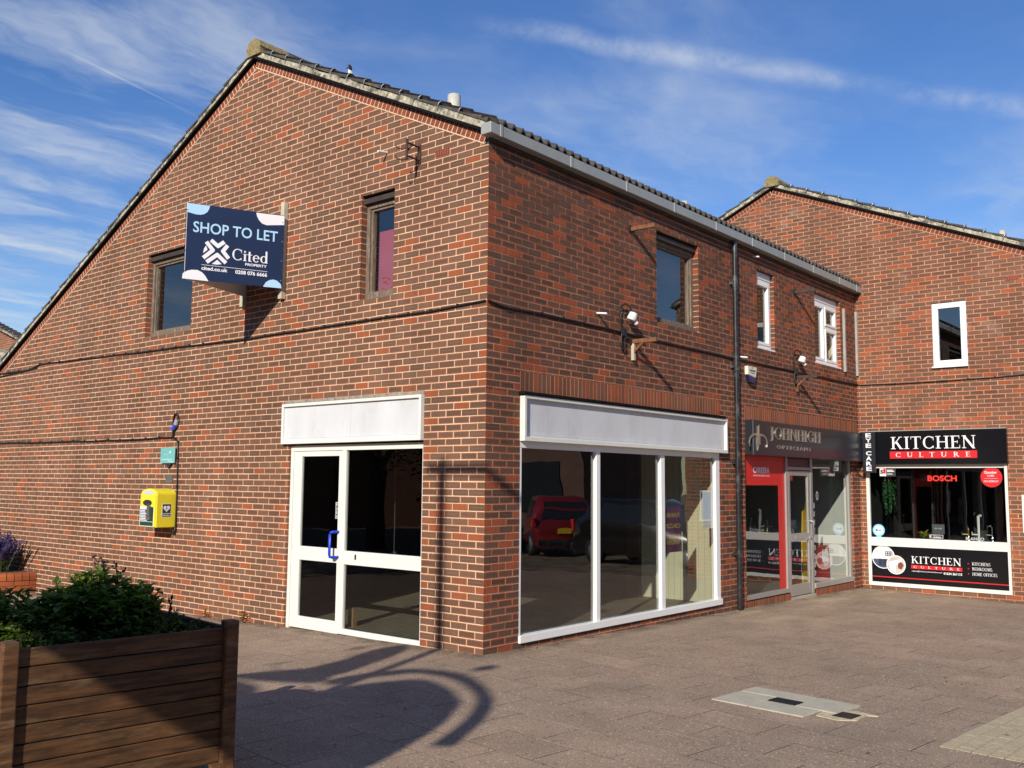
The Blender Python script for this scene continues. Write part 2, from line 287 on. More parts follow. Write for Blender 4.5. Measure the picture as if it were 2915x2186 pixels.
# ---------------------------------------------------------------- mesh building
class MB:
    def __init__(s): s.V = []; s.F = []; s.UV = []; s.C = []; s.MI = []; s.SM = []
    def add(s, verts, faces, mi=0, col=None, uvs=None, smooth=False):
        b = len(s.V); s.V += [tuple(v) for v in verts]
        col = col or (R.random(), R.random(), R.random())
        for k, f in enumerate(faces):
            s.F.append(tuple(b + i for i in f)); s.MI.append(mi); s.C.append(col); s.SM.append(smooth)
            s.UV.append(uvs[k] if uvs else None)
    def poly(s, pts, mi=0, col=None, uv=None): s.add(pts, [tuple(range(len(pts)))], mi, col, [uv] if uv else None)
    def box(s, x0, x1, y0, y1, z0, z1, mi=0, P=None, col=None):
        v = [(x, y, z) for z in (z0, z1) for y in (y0, y1) for x in (x0, x1)]
        if P: v = [P(*q) for q in v]
        s.add(v, [(0, 2, 3, 1), (4, 5, 7, 6), (0, 1, 5, 4), (1, 3, 7, 5), (3, 2, 6, 7), (2, 0, 4, 6)], mi, col)
    def lbox(s, F, u0, u1, n0, n1, z0, z1, mi=0, col=None):
        """box in a wall frame: u along the wall, n outward, z up"""
        s.box(u0, u1, n0, n1, z0, z1, mi, lambda u, n, z: F(u, n, z), col)
    def prism(s, pts, P, t0, t1, mi=0, col=None, smooth=False):
        """2D outline (counter-clockwise) extruded between t0 and t1; P(a, b, t)"""
        n = len(pts); v = [P(a, b, t1) for a, b in pts] + [P(a, b, t0) for a, b in pts]
        f = [tuple(range(n)), tuple(reversed(range(n, 2 * n)))]
        s.add(v, f, mi, col)
        b = len(s.V) - 2 * n
        for i in range(n):
            j = (i + 1) % n
            s.F.append((b + i, b + n + i, b + n + j, b + j)); s.MI.append(mi); s.C.append(s.C[-1]); s.SM.append(smooth); s.UV.append(None)
    def tube(s, pts, r, n=8, mi=0, caps=True, smooth=True, col=None):
        pts = [Vector(p) for p in pts]; rs = r if isinstance(r, (list, tuple)) else [r] * len(pts)
        v = []; f = []; up = Vector((0.13, 0.21, 0.97))
        for i, p in enumerate(pts):
            d = (pts[min(i + 1, len(pts) - 1)] - pts[max(i - 1, 0)]).normalized()
            a = d.cross(up)
            if a.length < 0.05: a = d.cross(Vector((1, 0.1, 0)))
            a.normalize(); b = d.cross(a)
            for k in range(n):
                t = 2 * PI * k / n; v.append(p + (a * math.cos(t) + b * math.sin(t)) * rs[i])
        for i in range(len(pts) - 1):
            for k in range(n):
                f.append((i * n + k, i * n + (k + 1) % n, (i + 1) * n + (k + 1) % n, (i + 1) * n + k))
        s.add(v, f, mi, col, None, smooth)
        if caps:
            s.add(v[:n], [tuple(reversed(range(n)))], mi, col); s.add(v[-n:], [tuple(range(n))], mi, col)
    def lathe(s, prof, c, axis=2, n=20, mi=0, smooth=True, T=None):
        v = []; f = []
        for r, h in prof:
            for k in range(n):
                t = 2 * PI * k / n; q = [r * math.cos(t), r * math.sin(t)]
                p = (q[0], q[1], h) if axis == 2 else ((h, q[0], q[1]) if axis == 0 else (q[1], h, q[0]))
                p = Vector(p)
                if T: p = T @ p
                v.append(p + Vector(c))
        for i in range(len(prof) - 1):
            for k in range(n): f.append((i * n + k, i * n + (k + 1) % n, (i + 1) * n + (k + 1) % n, (i + 1) * n + k))
        s.add(v, f, mi, None, None, smooth)
        s.add(v[:n], [tuple(reversed(range(n)))], mi); s.add(v[-n:], [tuple(range(n))], mi)
    def sphere(s, c, rx, ry=None, rz=None, n=12, m=8, mi=0):
        ry = ry or rx; rz = rz or rx; v = []; f = []
        for i in range(m + 1):
            a = PI * i / m
            for k in range(n):
                t = 2 * PI * k / n; v.append((c[0] + rx * math.sin(a) * math.cos(t), c[1] + ry * math.sin(a) * math.sin(t), c[2] + rz * math.cos(a)))
        for i in range(m):
            for k in range(n): f.append((i * n + k, (i + 1) * n + k, (i + 1) * n + (k + 1) % n, i * n + (k + 1) % n))
        s.add(v, f, mi, None, None, True)
    def leaf(s, p, d, up, ln, w, mi=0, col=None, fold=0.25):
        p = Vector(p); d = Vector(d).normalized(); sd = d.cross(Vector(up))
        if sd.length < 0.01: sd = d.cross(Vector((0.3, 0.8, 0.1)))
        sd.normalize(); nn = sd.cross(d)
        m1 = p + d * ln * 0.35; m2 = p + d * ln * 0.72; tip = p + d * ln - nn * ln * 0.12
        v = [p, m1, m2, tip, m1 + sd * w * 0.5 + nn * w * fold, m2 + sd * w * 0.42 + nn * w * fold * 0.7, m1 - sd * w * 0.5 + nn * w * fold, m2 - sd * w * 0.42 + nn * w * fold * 0.7]
        f = [(0, 1, 4), (1, 2, 5, 4), (2, 3, 5), (0, 6, 1), (6, 7, 2, 1), (7, 3, 2)]
        e = lambda i: (0.0 if i < 3 else (1.0 if i != 3 else 0.8), 0.5)
        s.add(v, f, mi, col, [[e(i) for i in q] for q in f], True)
    def build(s, name, mats, parent=None, local=False, loc=None, bevel=0.0):
        me = bpy.data.meshes.new(name)
        off = Vector((0, 0, 0))
        if loc is not None: off = Vector(loc)
        elif parent is not None and not local: off = root_loc(parent)
        me.from_pydata([Vector(v) - off for v in s.V], [], s.F)
        mats = mats if isinstance(mats, (list, tuple)) else [mats]
        for m in mats: me.materials.append(m)
        me.polygons.foreach_set('material_index', s.MI); me.polygons.foreach_set('use_smooth', s.SM)
        me.uv_layers.new(name='bk'); me.color_attributes.new('rnd', 'FLOAT_COLOR', 'CORNER'); buf = []; cb = []
        for f, u, c in zip(s.F, s.UV, s.C):
            if u is None:
                a, b, d = (Vector(s.V[f[i]]) for i in (0, 1, 2)); nn = (b - a).cross(d - a)
                k = max(range(3), key=lambda i: abs(nn[i])); ii = [(1, 2), (0, 2), (0, 1)][k]
                u = [(s.V[i][ii[0]], s.V[i][ii[1]]) for i in f]
            for q in u: buf += q
            cb += [c[0], c[1], c[2], 1.0] * len(f)
        me.uv_layers['bk'].data.foreach_set('uv', buf); me.color_attributes['rnd'].data.foreach_set('color', cb)
        me.update()
        o = bpy.data.objects.new(name, me); COL.objects.link(o)
        if loc is not None: o.location = off
        if parent is not None: o.parent = parent
        if bevel:
            md = o.modifiers.new('edge', 'BEVEL'); md.width = bevel; md.segments = 2; md.limit_method = 'ANGLE'
        return o
def root_loc(o):
    while o.parent: o = o.parent
    return o.location.copy()
def tag(o, label, cat, group=None, kind=None):
    if label: o['label'] = label
    if cat: o['category'] = cat
    if group: o['group'] = group
    if kind: o['kind'] = kind
    return o
def thing(name, label, cat, loc, rz=0.0, group=None):
    o = bpy.data.objects.new(name, None); COL.objects.link(o); o.location = loc; o.rotation_euler = (0, 0, rz); o.empty_display_size = 0.2
    return tag(o, label, cat, group)
def frame(org, du, n):
    org = Vector(org); du = Vector(du); n = Vector(n)
    return lambda u, nn, z: org + du * u + n * nn + Vector((0, 0, z))
GF = frame((0, 0, 0), (1, 0, 0), (0, -1, 0))
FF = frame((0, 0, 0), (0, 1, 0), (1, 0, 0))
KF = frame((0, L, 0), (1, 0, 0), (0, -1, 0))
def gz(x, y):
    return -0.014 * min(max(y, 0), 22) + 0.017 * max(min(x, 0), -14) - 0.02 * min(max(x, 0), 8) * min(max(y / 10.5, 0), 1)

# ---------------------------------------------------------------- brickwork
def clip(poly, a, b, c):
    """keep a*u + b*z <= c"""
    out = []
    for i in range(len(poly)):
        p, q = poly[i], poly[(i + 1) % len(poly)]
        dp = a * p[0] + b * p[1] - c; dq = a * q[0] + b * q[1] - c
        if dp <= 0: out.append(p)
        if (dp < 0) != (dq < 0) and dp != dq:
            t = dp / (dp - dq); out.append((p[0] + (q[0] - p[0]) * t, p[1] + (q[1] - p[1]) * t))
    return out
def area(p): return 0.5 * sum(p[i][0] * p[(i + 1) % len(p)][1] - p[(i + 1) % len(p)][0] * p[i][1] for i in range(len(p)))
def free(u0, u1, z, ops):
    """intervals of [u0,u1] outside the openings at height z"""
    cur = [(u0, u1)]
    for a, b, c, d in ops:
        if c < z < d:
            nx = []
            for s, e in cur:
                if b <= s or a >= e: nx.append((s, e)); continue
                if a > s: nx.append((s, a))
                if b < e: nx.append((b, e))
            cur = nx
    return cur
def brick_wall(mb, F, u0, u1, z0, z1, ops=(), clips=(), depth=0.004, bw=0.225, bh=0.075, uoff=0.0, zoff=0.063, stag=0.5, mi=0, mmi=1, red=False, joint=0.01, back=True, jit=1.0):
    dep = depth if callable(depth) else (lambda z: depth)
    k0 = math.floor((z0 - zoff) / bh) - 1; k1 = math.ceil((z1 - zoff) / bh) + 1
    zb = sorted(set([o[2] for o in ops] + [o[3] for o in ops]))
    for k in range(k0, k1):
        za = max(zoff + k * bh + joint / 2, z0); zc = min(zoff + (k + 1) * bh - joint / 2, z1)
        if zc - za < 0.004: continue
        cuts = [za] + [z for z in zb if za < z < zc] + [zc]
        sh = uoff + (bw * stag if k % 2 else 0.0)
        for a, b in zip(cuts[:-1], cuts[1:]):
            if b - a < 0.004: continue
            for s, e in free(u0, u1, (a + b) / 2, ops):
                j = math.floor((s - sh) / bw)
                while sh + j * bw < e:
                    c0 = sh + j * bw; j += 1
                    p0 = max(c0 + joint / 2, s); p1 = min(c0 + bw - joint / 2, e)
                    if p1 - p0 < 0.006: continue
                    full = p1 - p0 > bw * 0.8
                    q0 = p0 + (R.uniform(-.0015, .0015) * jit if p0 > s else 0); q1 = p1 + (R.uniform(-.0015, .0015) * jit if p1 < e else 0)
                    dz = R.uniform(-.0012, .0012) * jit
                    poly = [(q0, a + dz), (q1, a + dz), (q1, b + dz), (q0, b + dz)]
                    for cl in clips: poly = clip(poly, *cl)
                    if len(poly) < 3 or area(poly) < 0.0003: continue
                    rn = R.uniform(0, .0012) * jit; d = dep((a + b) / 2)
                    col = (R.random() if (full and not red) else (0.70 + 0.30 * R.random() if not red else 0.72 + .28 * R.random()), R.random(), R.random())
                    n = len(poly); cx = c0 + bw / 2; cz = zoff + (k + .5) * bh
                    v = [F(p, -rn, z) for p, z in poly] + [F(p, -d - .002, z) for p, z in poly]
                    f = [tuple(range(n))] + [(i, n + i, n + (i + 1) % n, (i + 1) % n) for i in range(n)]
                    uv = [[(p - cx, z - cz) for p, z in poly]]
                    for i in range(n):
                        qa, qb = poly[i], poly[(i + 1) % n]
                        uv.append([(qa[0] - cx, qa[1] - cz)] * 2 + [(qb[0] - cx, qb[1] - cz)] * 2)
                    mb.add(v, f, mi, col, uv)
    if back:   # mortar sheet behind the bricks
        zs = sorted(set([z0, z1] + [z for z in zb if z0 < z < z1]))
        fine = []
        for a, b in zip(zs[:-1], zs[1:]):
            m = max(1, int((b - a) / 0.5)); fine += [a + (b - a) * i / m for i in range(m)]
        fine.append(zs[-1])
        for a, b in zip(fine[:-1], fine[1:]):
            for s, e in free(u0, u1, (a + b) / 2, ops):
                poly = [(s, a), (e, a), (e, b), (s, b)]
                for cl in clips: poly = clip(poly, *cl)
                if len(poly) >= 3 and abs(area(poly)) > 1e-5: mb.poly([F(p, -dep(min(max(z, z0), z1)), z) for p, z in poly], mmi)
def reveal(mb, F, o, dep, mi=0, mmi=1):
    """brick returns of an opening: jambs, head and sill"""
    u0, u1, z0, z1 = o
    org = F(0, 0, 0); du = F(1, 0, 0) - org; nn = F(0, 1, 0) - org
    Fl = frame(org + du * u0, -nn, du)          # left jamb faces +u ; runs inward
    Fr = frame(org + du * u1 - nn * dep, nn, -du)
    brick_wall(mb, Fl, 0.001, dep, z0, z1, depth=.003, uoff=0.001, mi=mi, mmi=mmi, red=True, bw=.215)
    brick_wall(mb, Fr, 0, dep - .001, z0, z1, depth=.003, uoff=dep - .215, mi=mi, mmi=mmi, red=True, bw=.215)
    mb.poly([F(u0, -.002, z1), F(u1, -.002, z1), F(u1, -dep, z1), F(u0, -dep, z1)], mi, (.8, .4, .5), [(0, 0)] * 4)
    mb.poly([F(u0, -.002, z0), F(u0, -dep, z0), F(u1, -dep, z0), F(u1, -.002, z0)], mi, (.4, .3, .5), [(0, 0)] * 4)
def soldier(mb, F, u0, u1, z0, z1, depth=0.004, n=0.0, mi=0, mmi=1):
    F2 = lambda u, nn, z: F(u, nn + n, z)
    brick_wall(mb, F2, u0, u1, z0, z1, depth=depth, bw=.075, bh=z1 - z0 + .01, uoff=u0, zoff=z0 - .005, stag=0, mi=mi, mmi=mmi, jit=.8)

# ---------------------------------------------------------------- lettering
def serif_glyph(ch):
    T, t, s = .155, .06, .05
    P = []
    def q(x0, y0, x1, y1): P.append([(x0, y0), (x1, y0), (x1, y1), (x0, y1)])
    def stem(x, w=T, y0=0, y1=1, b=True, tp=True, e=.11):
        q(x - w / 2, y0, x + w / 2, y1)
        if b: q(x - w / 2 - e, y0, x + w / 2 + e, y0 + s)
        if tp: q(x - w / 2 - e, y1 - s, x + w / 2 + e, y1)
    def diag(a, b, w):
        dx, dy = b[0] - a[0], b[1] - a[1]; h = w / 2 * math.hypot(dx, dy) / max(abs(dy), 1e-6)
        pts = [(a[0] - h, a[1]), (a[0] + h, a[1]), (b[0] + h, b[1]), (b[0] - h, b[1])]
        P.append(pts if area(pts) > 0 else pts[::-1])
    def arc(cx, cy, rx, ry, a0, a1, wt=T, wn=t, n=16):
        for i in range(n):
            A = [math.radians(a0 + (a1 - a0) * (i + k) / n) for k in (0, 1)]
            w = [wn + (wt - wn) * abs(math.cos(a)) ** 1.5 for a in A]
            o = [(cx + rx * math.cos(a), cy + ry * math.sin(a)) for a in A]
            inn = [(cx + (rx - w_) * math.cos(a), cy + (ry - min(w_, wn * 1.3)) * math.sin(a)) for a, w_ in zip(A, w)]
            pts = [inn[0], o[0], o[1], inn[1]]; P.append(pts if area(pts) > 0 else pts[::-1])
    adv = .9
    if ch == 'K': stem(.2); diag((.29, .42), (.72, 1), t * 1.1); diag((.78, 0), (.42, .6), T); q(.6, 1 - s, .86, 1); q(.66, 0, .95, s); adv = .97
    elif ch == 'I': stem(.2); adv = .42
    elif ch == 'T': stem(.42, tp=False); q(.04, 1 - t, .8, 1); q(.04, .78, .075, 1); q(.765, .78, .8, 1); adv = .86
    elif ch in 'CG':
        arc(.5, .5, .45, .51, 48, 318); q(.79, .66, .83, .98); adv = .92
        if ch == 'G': q(.72, .1, .86, .44); q(.62, .44 - s, .94, .44); adv = 1.0
        else: q(.79, .03, .82, .24)
    elif ch == 'H': stem(.2); stem(.8); q(.2, .5, .8, .5 + t); adv = 1.0
    elif ch in 'EFL':
        stem(.2, tp=ch != 'E' or True)
        if ch in 'EF': q(.2, 1 - t, .66, 1); q(.63, .78, .67, 1); q(.2, .49, .54, .49 + t); q(.51, .4, .545, .62)
        if ch in 'EL': q(.2, 0, .7, t); q(.67, 0, .71, .24)
        adv = .78 if ch != 'L' else .74
    elif ch == 'N': stem(.17, t * 1.1); stem(.83, t * 1.1, b=False); diag((.85, -.03), (.16, 1), T); adv = 1.0
    elif ch == 'U': stem(.2, y0=.33, b=False); stem(.8, t, y0=.33, b=False); arc(.475, .36, .355, .37, 180, 360, T, t); adv = 1.0
    elif ch == 'O': arc(.52, .5, .48, .52, 0, 360, n=26); adv = 1.04
    elif ch in 'RPB':
        stem(.2); arc(.34, .74, .34, .26, -90, 90, T * .95, t, 10); q(.2, 1 - t, .36, 1); q(.2, .48, .36, .48 + t)
        if ch == 'R': diag((.8, 0), (.4, .5), T); q(.7, 0, .95, s); adv = .92
        elif ch == 'B': arc(.36, .265, .38, .265, -90, 90, T, t, 10); q(.2, 0, .38, t); adv = .84
        else: adv = .76
    elif ch == 'D': stem(.2); arc(.36, .5, .52, .5, -90, 90, T, t, 14); q(.2, 0, .38, t); q(.2, 1 - t, .38, 1); adv = .98
    elif ch == 'M': stem(.15, t); stem(.95, T); diag((.53, .05), (.17, 1), T); diag((.53, .05), (.92, 1), t); adv = 1.12
    elif ch == 'A': diag((.08, 0), (.44, 1), t * 1.1); diag((.82, 0), (.44, 1), T); q(.22, .32, .68, .32 + t); q(0, 0, .22, s); q(.66, 0, .96, s); adv = .95
    elif ch == 'S': arc(.34, .745, .28, .265, 30, 270, T * .8, t, 12); arc(.34, .255, .3, .265, -150, 90, T * .8, t, 12); adv = .68
    elif ch == 'J': stem(.24, y0=.0, b=False); arc(.02, .02, .3, .22, 270, 360, T, t, 6); adv = .46
    elif ch == 'V': diag((.44, 0), (.08, 1), T); diag((.44, 0), (.8, 1), t); adv = .86
    elif ch == 'i': stem(.16, y1=.62, e=.07); arc(.15, .82, .085, .085, 0, 360, .085, .085, 10); adv = .32
    elif ch == 't': stem(.2, y1=.86, tp=False, b=False); q(.02, .56, .42, .62); q(.2, 0, .4, t); adv = .44
    elif ch == 'e': arc(.3, .31, .29, .32, 0, 320, T, t, 18); q(.08, .31, .58, .31 + t); adv = .62
    elif ch == 'd': arc(.3, .31, .29, .32, 0, 360, T, t, 20); stem(.52, y1=1.05, tp=False, e=.05); adv = .7
    else: adv = .45
    return P, adv
def serif_text(txt, track=0.06):
    x = 0; out = []
    for ch in txt:
        P, a = serif_glyph(ch)
        out += [[(px + x, py) for px, py in p] for p in P]; x += a + track
    return out
def sans_text(txt, bold=0.0, spacing=1.0):
    cu = bpy.data.curves.new('tmp', 'FONT'); cu.body = txt; cu.resolution_u = 3; cu.offset = bold; cu.space_character = spacing
    o = bpy.data.objects.new('tmp', cu); COL.objects.link(o)
    dg = bpy.context.evaluated_depsgraph_get(); me = bpy.data.meshes.new_from_object(o.evaluated_get(dg))
    out = []
    for p in me.polygons:
        q = [(me.vertices[i].co.x, me.vertices[i].co.y) for i in p.vertices]
        if area(q) < 0: q = q[::-1]
        if area(q) > 1e-9: out.append(q)
    bpy.data.objects.remove(o); bpy.data.curves.remove(cu); bpy.data.meshes.remove(me)
    return out
def letters(mb, polys, F, u0, u1, z0, z1, n, t=0.002, mi=0, mirror=False, serif=True, slope=0.0):
    """fit outlines into the rectangle and give them thickness t, standing on plane n"""
    xs = [p[0] for q in polys for p in q]; ys = [p[1] for q in polys for p in q]
    ax, bx, ay, by = min(xs), max(xs), min(ys), max(ys)
    for i, q in enumerate(polys):
        pts = [(u0 + (x - ax) / (bx - ax) * (u1 - u0), z0 + (y - ay) / (by - ay) * (z1 - z0)) for x, y in q]
        e = n + t + (i % 23) * 0.00004 if serif else n + t
        if t > .006: mb.prism(pts, lambda a, b, tt: F(a, tt, b), n, e, mi)
        else: mb.poly([F(a, e, b) for a, b in pts], mi)
def disc_pts(cu, cz, r, n=36, rz=None): return [(cu + r * math.cos(2 * PI * i / n), cz + (rz or r) * math.sin(2 * PI * i / n)) for i in range(n)]
def flat(mb, pts, F, n, mi=0, t=0.0015):
    pts = pts if area(pts) > 0 else pts[::-1]
    mb.prism(pts, lambda a, b, tt: F(a, tt, b), n - t, n, mi)
def rect(u0, u1, z0, z1): return [(u0, z0), (u1, z0), (u1, z1), (u0, z1)]
def stroke(mb, pts, w, F, n, mi=0):
    for i in range(len(pts) - 1):
        a, b = Vector(pts[i]), Vector(pts[i + 1]); d = (b - a).normalized(); s = Vector((-d.y, d.x)) * w / 2
        a2 = a - d * w * .25; b2 = b + d * w * .25
        q = [a2 - s, b2 - s, b2 + s, a2 + s]
        flat(mb, [(p.x, p.y) for p in q], F, n + i * .0003, mi)

# ================================================================= SETTING
xs = [-160, -60, -30, -20, -14, -11, -8, -6, -4, -2, -1, 0, 1, 2, 3, 4, 6, 8, 12, 20, 40, 160]
ys = [-160, -60, -30, -15, -10, -8, -6, -4, -2, 0, 1, 2, 4, 6, 8, 10.5, 13, 17, 22, 40, 160]
mb = MB(); vv = [(x, y, gz(x, y)) for y in ys for x in xs]; nx = len(xs)
mb.add(vv, [(j * nx + i, j * nx + i + 1, (j + 1) * nx + i + 1, (j + 1) * nx + i) for j in range(len(ys) - 1) for i in range(nx - 1)])
tag(mb.build('pavement', PAV), None, None, kind='structure')

# buff paver band in the lower right: rows of narrow pavers on a bed
bo = Vector((4.430, -0.470, 0)); be = Vector((0.0675, 0.9977, 0)); bx = Vector((0.9977, -0.0675, 0))
mb = MB(); PB = lambda a, b, z: bo + bx * a + be * b + Vector((0, 0, z))
mb.box(0, 1.8, 0, 4.6, -.06, .001, 1, lambda a, b, z: PB(a, b, z + gz(4.6, b - .47)))
for r in range(18):
    b = R.uniform(-.2, 0)
    while b < 4.6:
        ln = .2; p0, p1 = max(b, 0) + .003, min(b + ln, 4.6) - .003; b += ln
        if p1 - p0 < .02: continue
        h = .0055 + R.uniform(-.001, .001)
        mb.box(r * .1 + .004, r * .1 + .096, p0, p1, -.05, h, 0, lambda a, bb, z: PB(a, bb, z + gz(4.6, bb - .47)))
tag(mb.build('paver_band', [PAVY, JOINT]), None, None, kind='structure')

# ================================================================= MAIN BRICK BUILDING
APX, APZ = -4.20, 7.37            # ridge of the gable (top of brick)
SR, SL = 0.481, 0.489             # roof slopes right and left
main = thing('brick_shop_building', 'long brown brick building with gabled end wall and empty white framed corner shop', 'building', (0, 0, 0))
DOOR = (-3.22, -.89, -.3, 2.15); W1 = (-1.985, -1.425, 3.80, 5.05); W0 = (-6.79, -5.56, 3.80, 5.05)
mb = MB(); rk = .115
clipsG = [(SR / 1, 1, APZ - rk + SR * APX), (-SL, 1, APZ - rk - SL * APX)]
brick_wall(mb, GF, -13.6, -.001, -.5, 7.4, [DOOR, W1, W0], clipsG, depth=.0032, joint=.0105)
for o, d in ((W1, .10), (W0, .10), ((-3.22, -.89, -.12, 2.15), .06)): reveal(mb, GF, o, d)
mb.build('gable_wall', [BR_G, MO_G], main)
SHOP = (.552, 5.01, .045, 2.16); U1 = (3.34, 4.46, 3.80, 5.03); U2 = (6.30, 6.92, 3.80, 5.04); U3 = (8.54, 9.71, 3.80, 5.04); OPT = (5.80, 10.10, -.3, 2.16)
SOL1 = (.55, 5.03, 2.685, 2.895); SOL2 = (5.81, 10.39, 2.66, 2.875)
mb = MB()
brick_wall(mb, FF, .001, L + .02, -.6, 5.36, [SHOP, U1, U2, U3, OPT, SOL1, SOL2], (), depth=lambda z: .0035 if z < 3.2 else .0035 + min((z - 3.2) / 1.6, 1) * .0018, uoff=.1125)
for o, d in ((U1, .11), (U2, .10), (U3, .10), (SHOP, .07), ((5.80, 10.10, -.2, 2.16), .09)): reveal(mb, FF, o, d)
mb.build('front_wall', [BR_F, MO_F], main)
for so in (SOL1, SOL2):
    mb = MB(); soldier(mb, FF, *so, depth=.003, n=.002); mb.build('soldier_course', [BR_S, MO_F], main)

# sloping brick-on-edge course under the verges
def rake_course(u0, z0, u1, z1, F, parent, mats, h=.1025):
    """bricks on edge along the line of their top edge from (u0,z0) to (u1,z1)"""
    ln = math.hypot(u1 - u0, z1 - z0); dx, dz = (u1 - u0) / ln, (z1 - z0) / ln
    F2 = lambda a, n, b: F(u0 + dx * a - dz * b, n + .004, z0 + dz * a + dx * b)
    mb = MB(); brick_wall(mb, F2, 0, ln, -h, 0, depth=.0035, joint=.014, bw=.0745, bh=h + .01, uoff=0, zoff=-h - .005, stag=0, jit=1.2)
    mb.prism([(0, -h - .012), (ln, -h - .012), (ln, -h), (0, -h)], lambda a, b, t: F2(a, t, b), -.02, -.0015, 1)
    return mb.build('rake_course', mats, parent)
rake_course(APX + .01, APZ, -.015, APZ - SR * (-.015 - APX), GF, main, [BR_R, MO_G])
rake_course(-13.6, APZ + SL * (-13.6 - APX), APX - .06, APZ - SL * .06, GF, main, [BR_R, MO_G])

def verge(ax, az, bx, bz, F, parent, step=.345, wob=.012, n0=-.1, lich=False):
    """undercloak, mortar bed and stepped tile ends from the ridge end a down to the eaves end b"""
    sgn = 1 if bx > ax else -1
    ln = math.hypot(bx - ax, bz - az); dx, dz = (bx - ax) / ln, (bz - az) / ln
    px, pz = (-dz, dx) if sgn > 0 else (dz, -dx)
    T = lambda a, b: (ax + dx * a + px * b, az + dz * a + pz * b)
    def strip(mb, a0, a1, b0, b1, n0, n1, mi=0, taper=None):
        q = [T(a0, b0), T(a1, b0), T(a1, b1), T(a0, taper if taper is not None else b1)]
        if area(q) < 0: q = q[::-1]
        mb.prism(q, lambda a, b, t: F(a, t, b), n0, n1, mi)
    mb = MB(); strip(mb, 0, ln, .004, .036, -.3, .055); mb.build('undercloak', LEAD, parent)
    mb = MB(); m = int(ln / .12)
    for i in range(m):
        a0, a1 = ln * i / m, ln * (i + 1) / m; w = .105 + R.uniform(-wob, wob)
        strip(mb, a0, a1, .0362, w, -.25, .036 + R.uniform(-.006, .006))
    mb.build('verge_mortar', VERGE, parent)
    mb = MB(); k = int(ln / step)
    for i in range(k + 1):
        a0 = i * step; a1 = min(a0 + step + .03, ln + .02)
        strip(mb, a0 + .03, a1, .112, .156, -.36, .045 + R.uniform(-.004, .004), 0, .128)
    mb.build('verge_tile', TILE, parent)
    for i in range(1, k):
        mb = MB(); a = i * step + .03
        p = [Vector(F(*(lambda q, n: (q[0], n, q[1]))(T(a, b), n))) for b, n in ((.06, .05), (.15, .058), (.182, .03), (.172, -.06))]
        mb.tube(p, .0045, 5); mb.build('verge_clip', STEEL, parent)
verge(APX, APZ + .0, -.06, APZ - SR * (-.06 - APX), GF, main)
verge(APX - .0, APZ + .0, -13.6, APZ + SL * (-13.6 - APX), GF, main)
mb = MB(); P = lambda t, a: (APX + math.cos(a) * .16, t, APZ + .13 + math.sin(a) * .14)
v = [P(y, PI * k / 8) for y in (-.07, .4) for k in range(9)]
mb.add(v, [(k, k + 1, 10 + k, 9 + k) for k in range(8)] + [tuple(range(8, -1, -1))], 0, None, None, False)
mb.box(APX - .15, APX + .15, -.068, .4, APZ + .04, APZ + .135)
mb.build('ridge_cap', LICHEN, main)
mb = MB(); mb.add([(APX + s * .17 * math.cos(PI * k / 8), y, APZ + .12 + .14 * math.sin(PI * k / 8)) for y in (.4, L + 8) for s in (1,) for k in range(9)], [(k, k + 1, 10 + k, 9 + k) for k in range(8)], 0, None, None, True)
mb.build('ridge_tile', TILE, main)
# roof slopes: rolled tiles (front) and plain sheet (rear)
def roof_slope(parent, x_r, z_r, x_e, z_e, y0, y1, roll=.15, amp=.034, rows=13, seg=6, thick=.02):
    mb = MB(); n = int(round((y1 - y0) / roll)) * seg
    for r in range(rows):
        t0, t1 = r / rows, (r + 1) / rows + .012
        v = []
        for t, lift in ((t0, .0), (t1, .028)):
            x = x_r + (x_e - x_r) * t; z = z_r + (z_e - z_r) * t + lift
            for i in range(n + 1):
                y = y0 + (y1 - y0) * i / n; a = max(0, math.cos(2 * PI * i / seg)) ** .7
                v.append((x, y, z + amp * 1.5 * a))
        for i in range(n + 1): v.append((v[n + 1 + i][0], v[n + 1 + i][1], v[n + 1 + i][2] - .03))
        f = [(i, n + 1 + i, n + 2 + i, i + 1) for i in range(n)] + [(n + 1 + i, 2 * n + 2 + i, 2 * n + 3 + i, n + 2 + i) for i in range(n)]
        mb.add(v, f, 0, None, None, False)
    return mb.build('roof', TILE, parent)
roof_slope(main, APX, APZ + .10, .075, 5.438, -.03, L - .01, amp=.042)
mb = MB(); mb.poly([(APX, -.03, APZ + .12), (APX, L + 8, APZ + .12), (-13.7, L + 8, APZ + .12 - SL * 9.5), (-13.7, -.03, APZ + .12 - SL * 9.5)])
mb.poly([(-.02, .3, 5.345), (APX, .3, APZ + .03), (APX, L + 3, APZ + .03), (-.02, L + 3, 5.345)])
mb.build('roof', TILE, main)
# gutter with end cap, joint straps, dark soffit strip standing for the shade beneath
mb = MB(); mb.box(-.01, .13, -.118, L + .16, 5.305, 5.425); g_ = mb.build('gutter', ALU, main, bevel=.006)
for y in (.05, 1.285, 2.445, 3.6, 4.77, 5.92, 7.08, 8.24, 9.41, 10.25):
    mb = MB(); mb.box(-.014, .137, y - .02, y + .02, 5.300, 5.429); mb.build('gutter_strap', ALU, g_, bevel=.003)
mb = MB(); mb.box(-.16, -.003, .002, .09, 5.24, 5.42); mb.build('corner_block', MO_G, main)
mb = MB(); mb.box(-.05, .03, .0, L, 5.27, 5.303); mb.build('soffit_shade', DARKW, main)  # dark brown strip doubles as the shade under the gutter
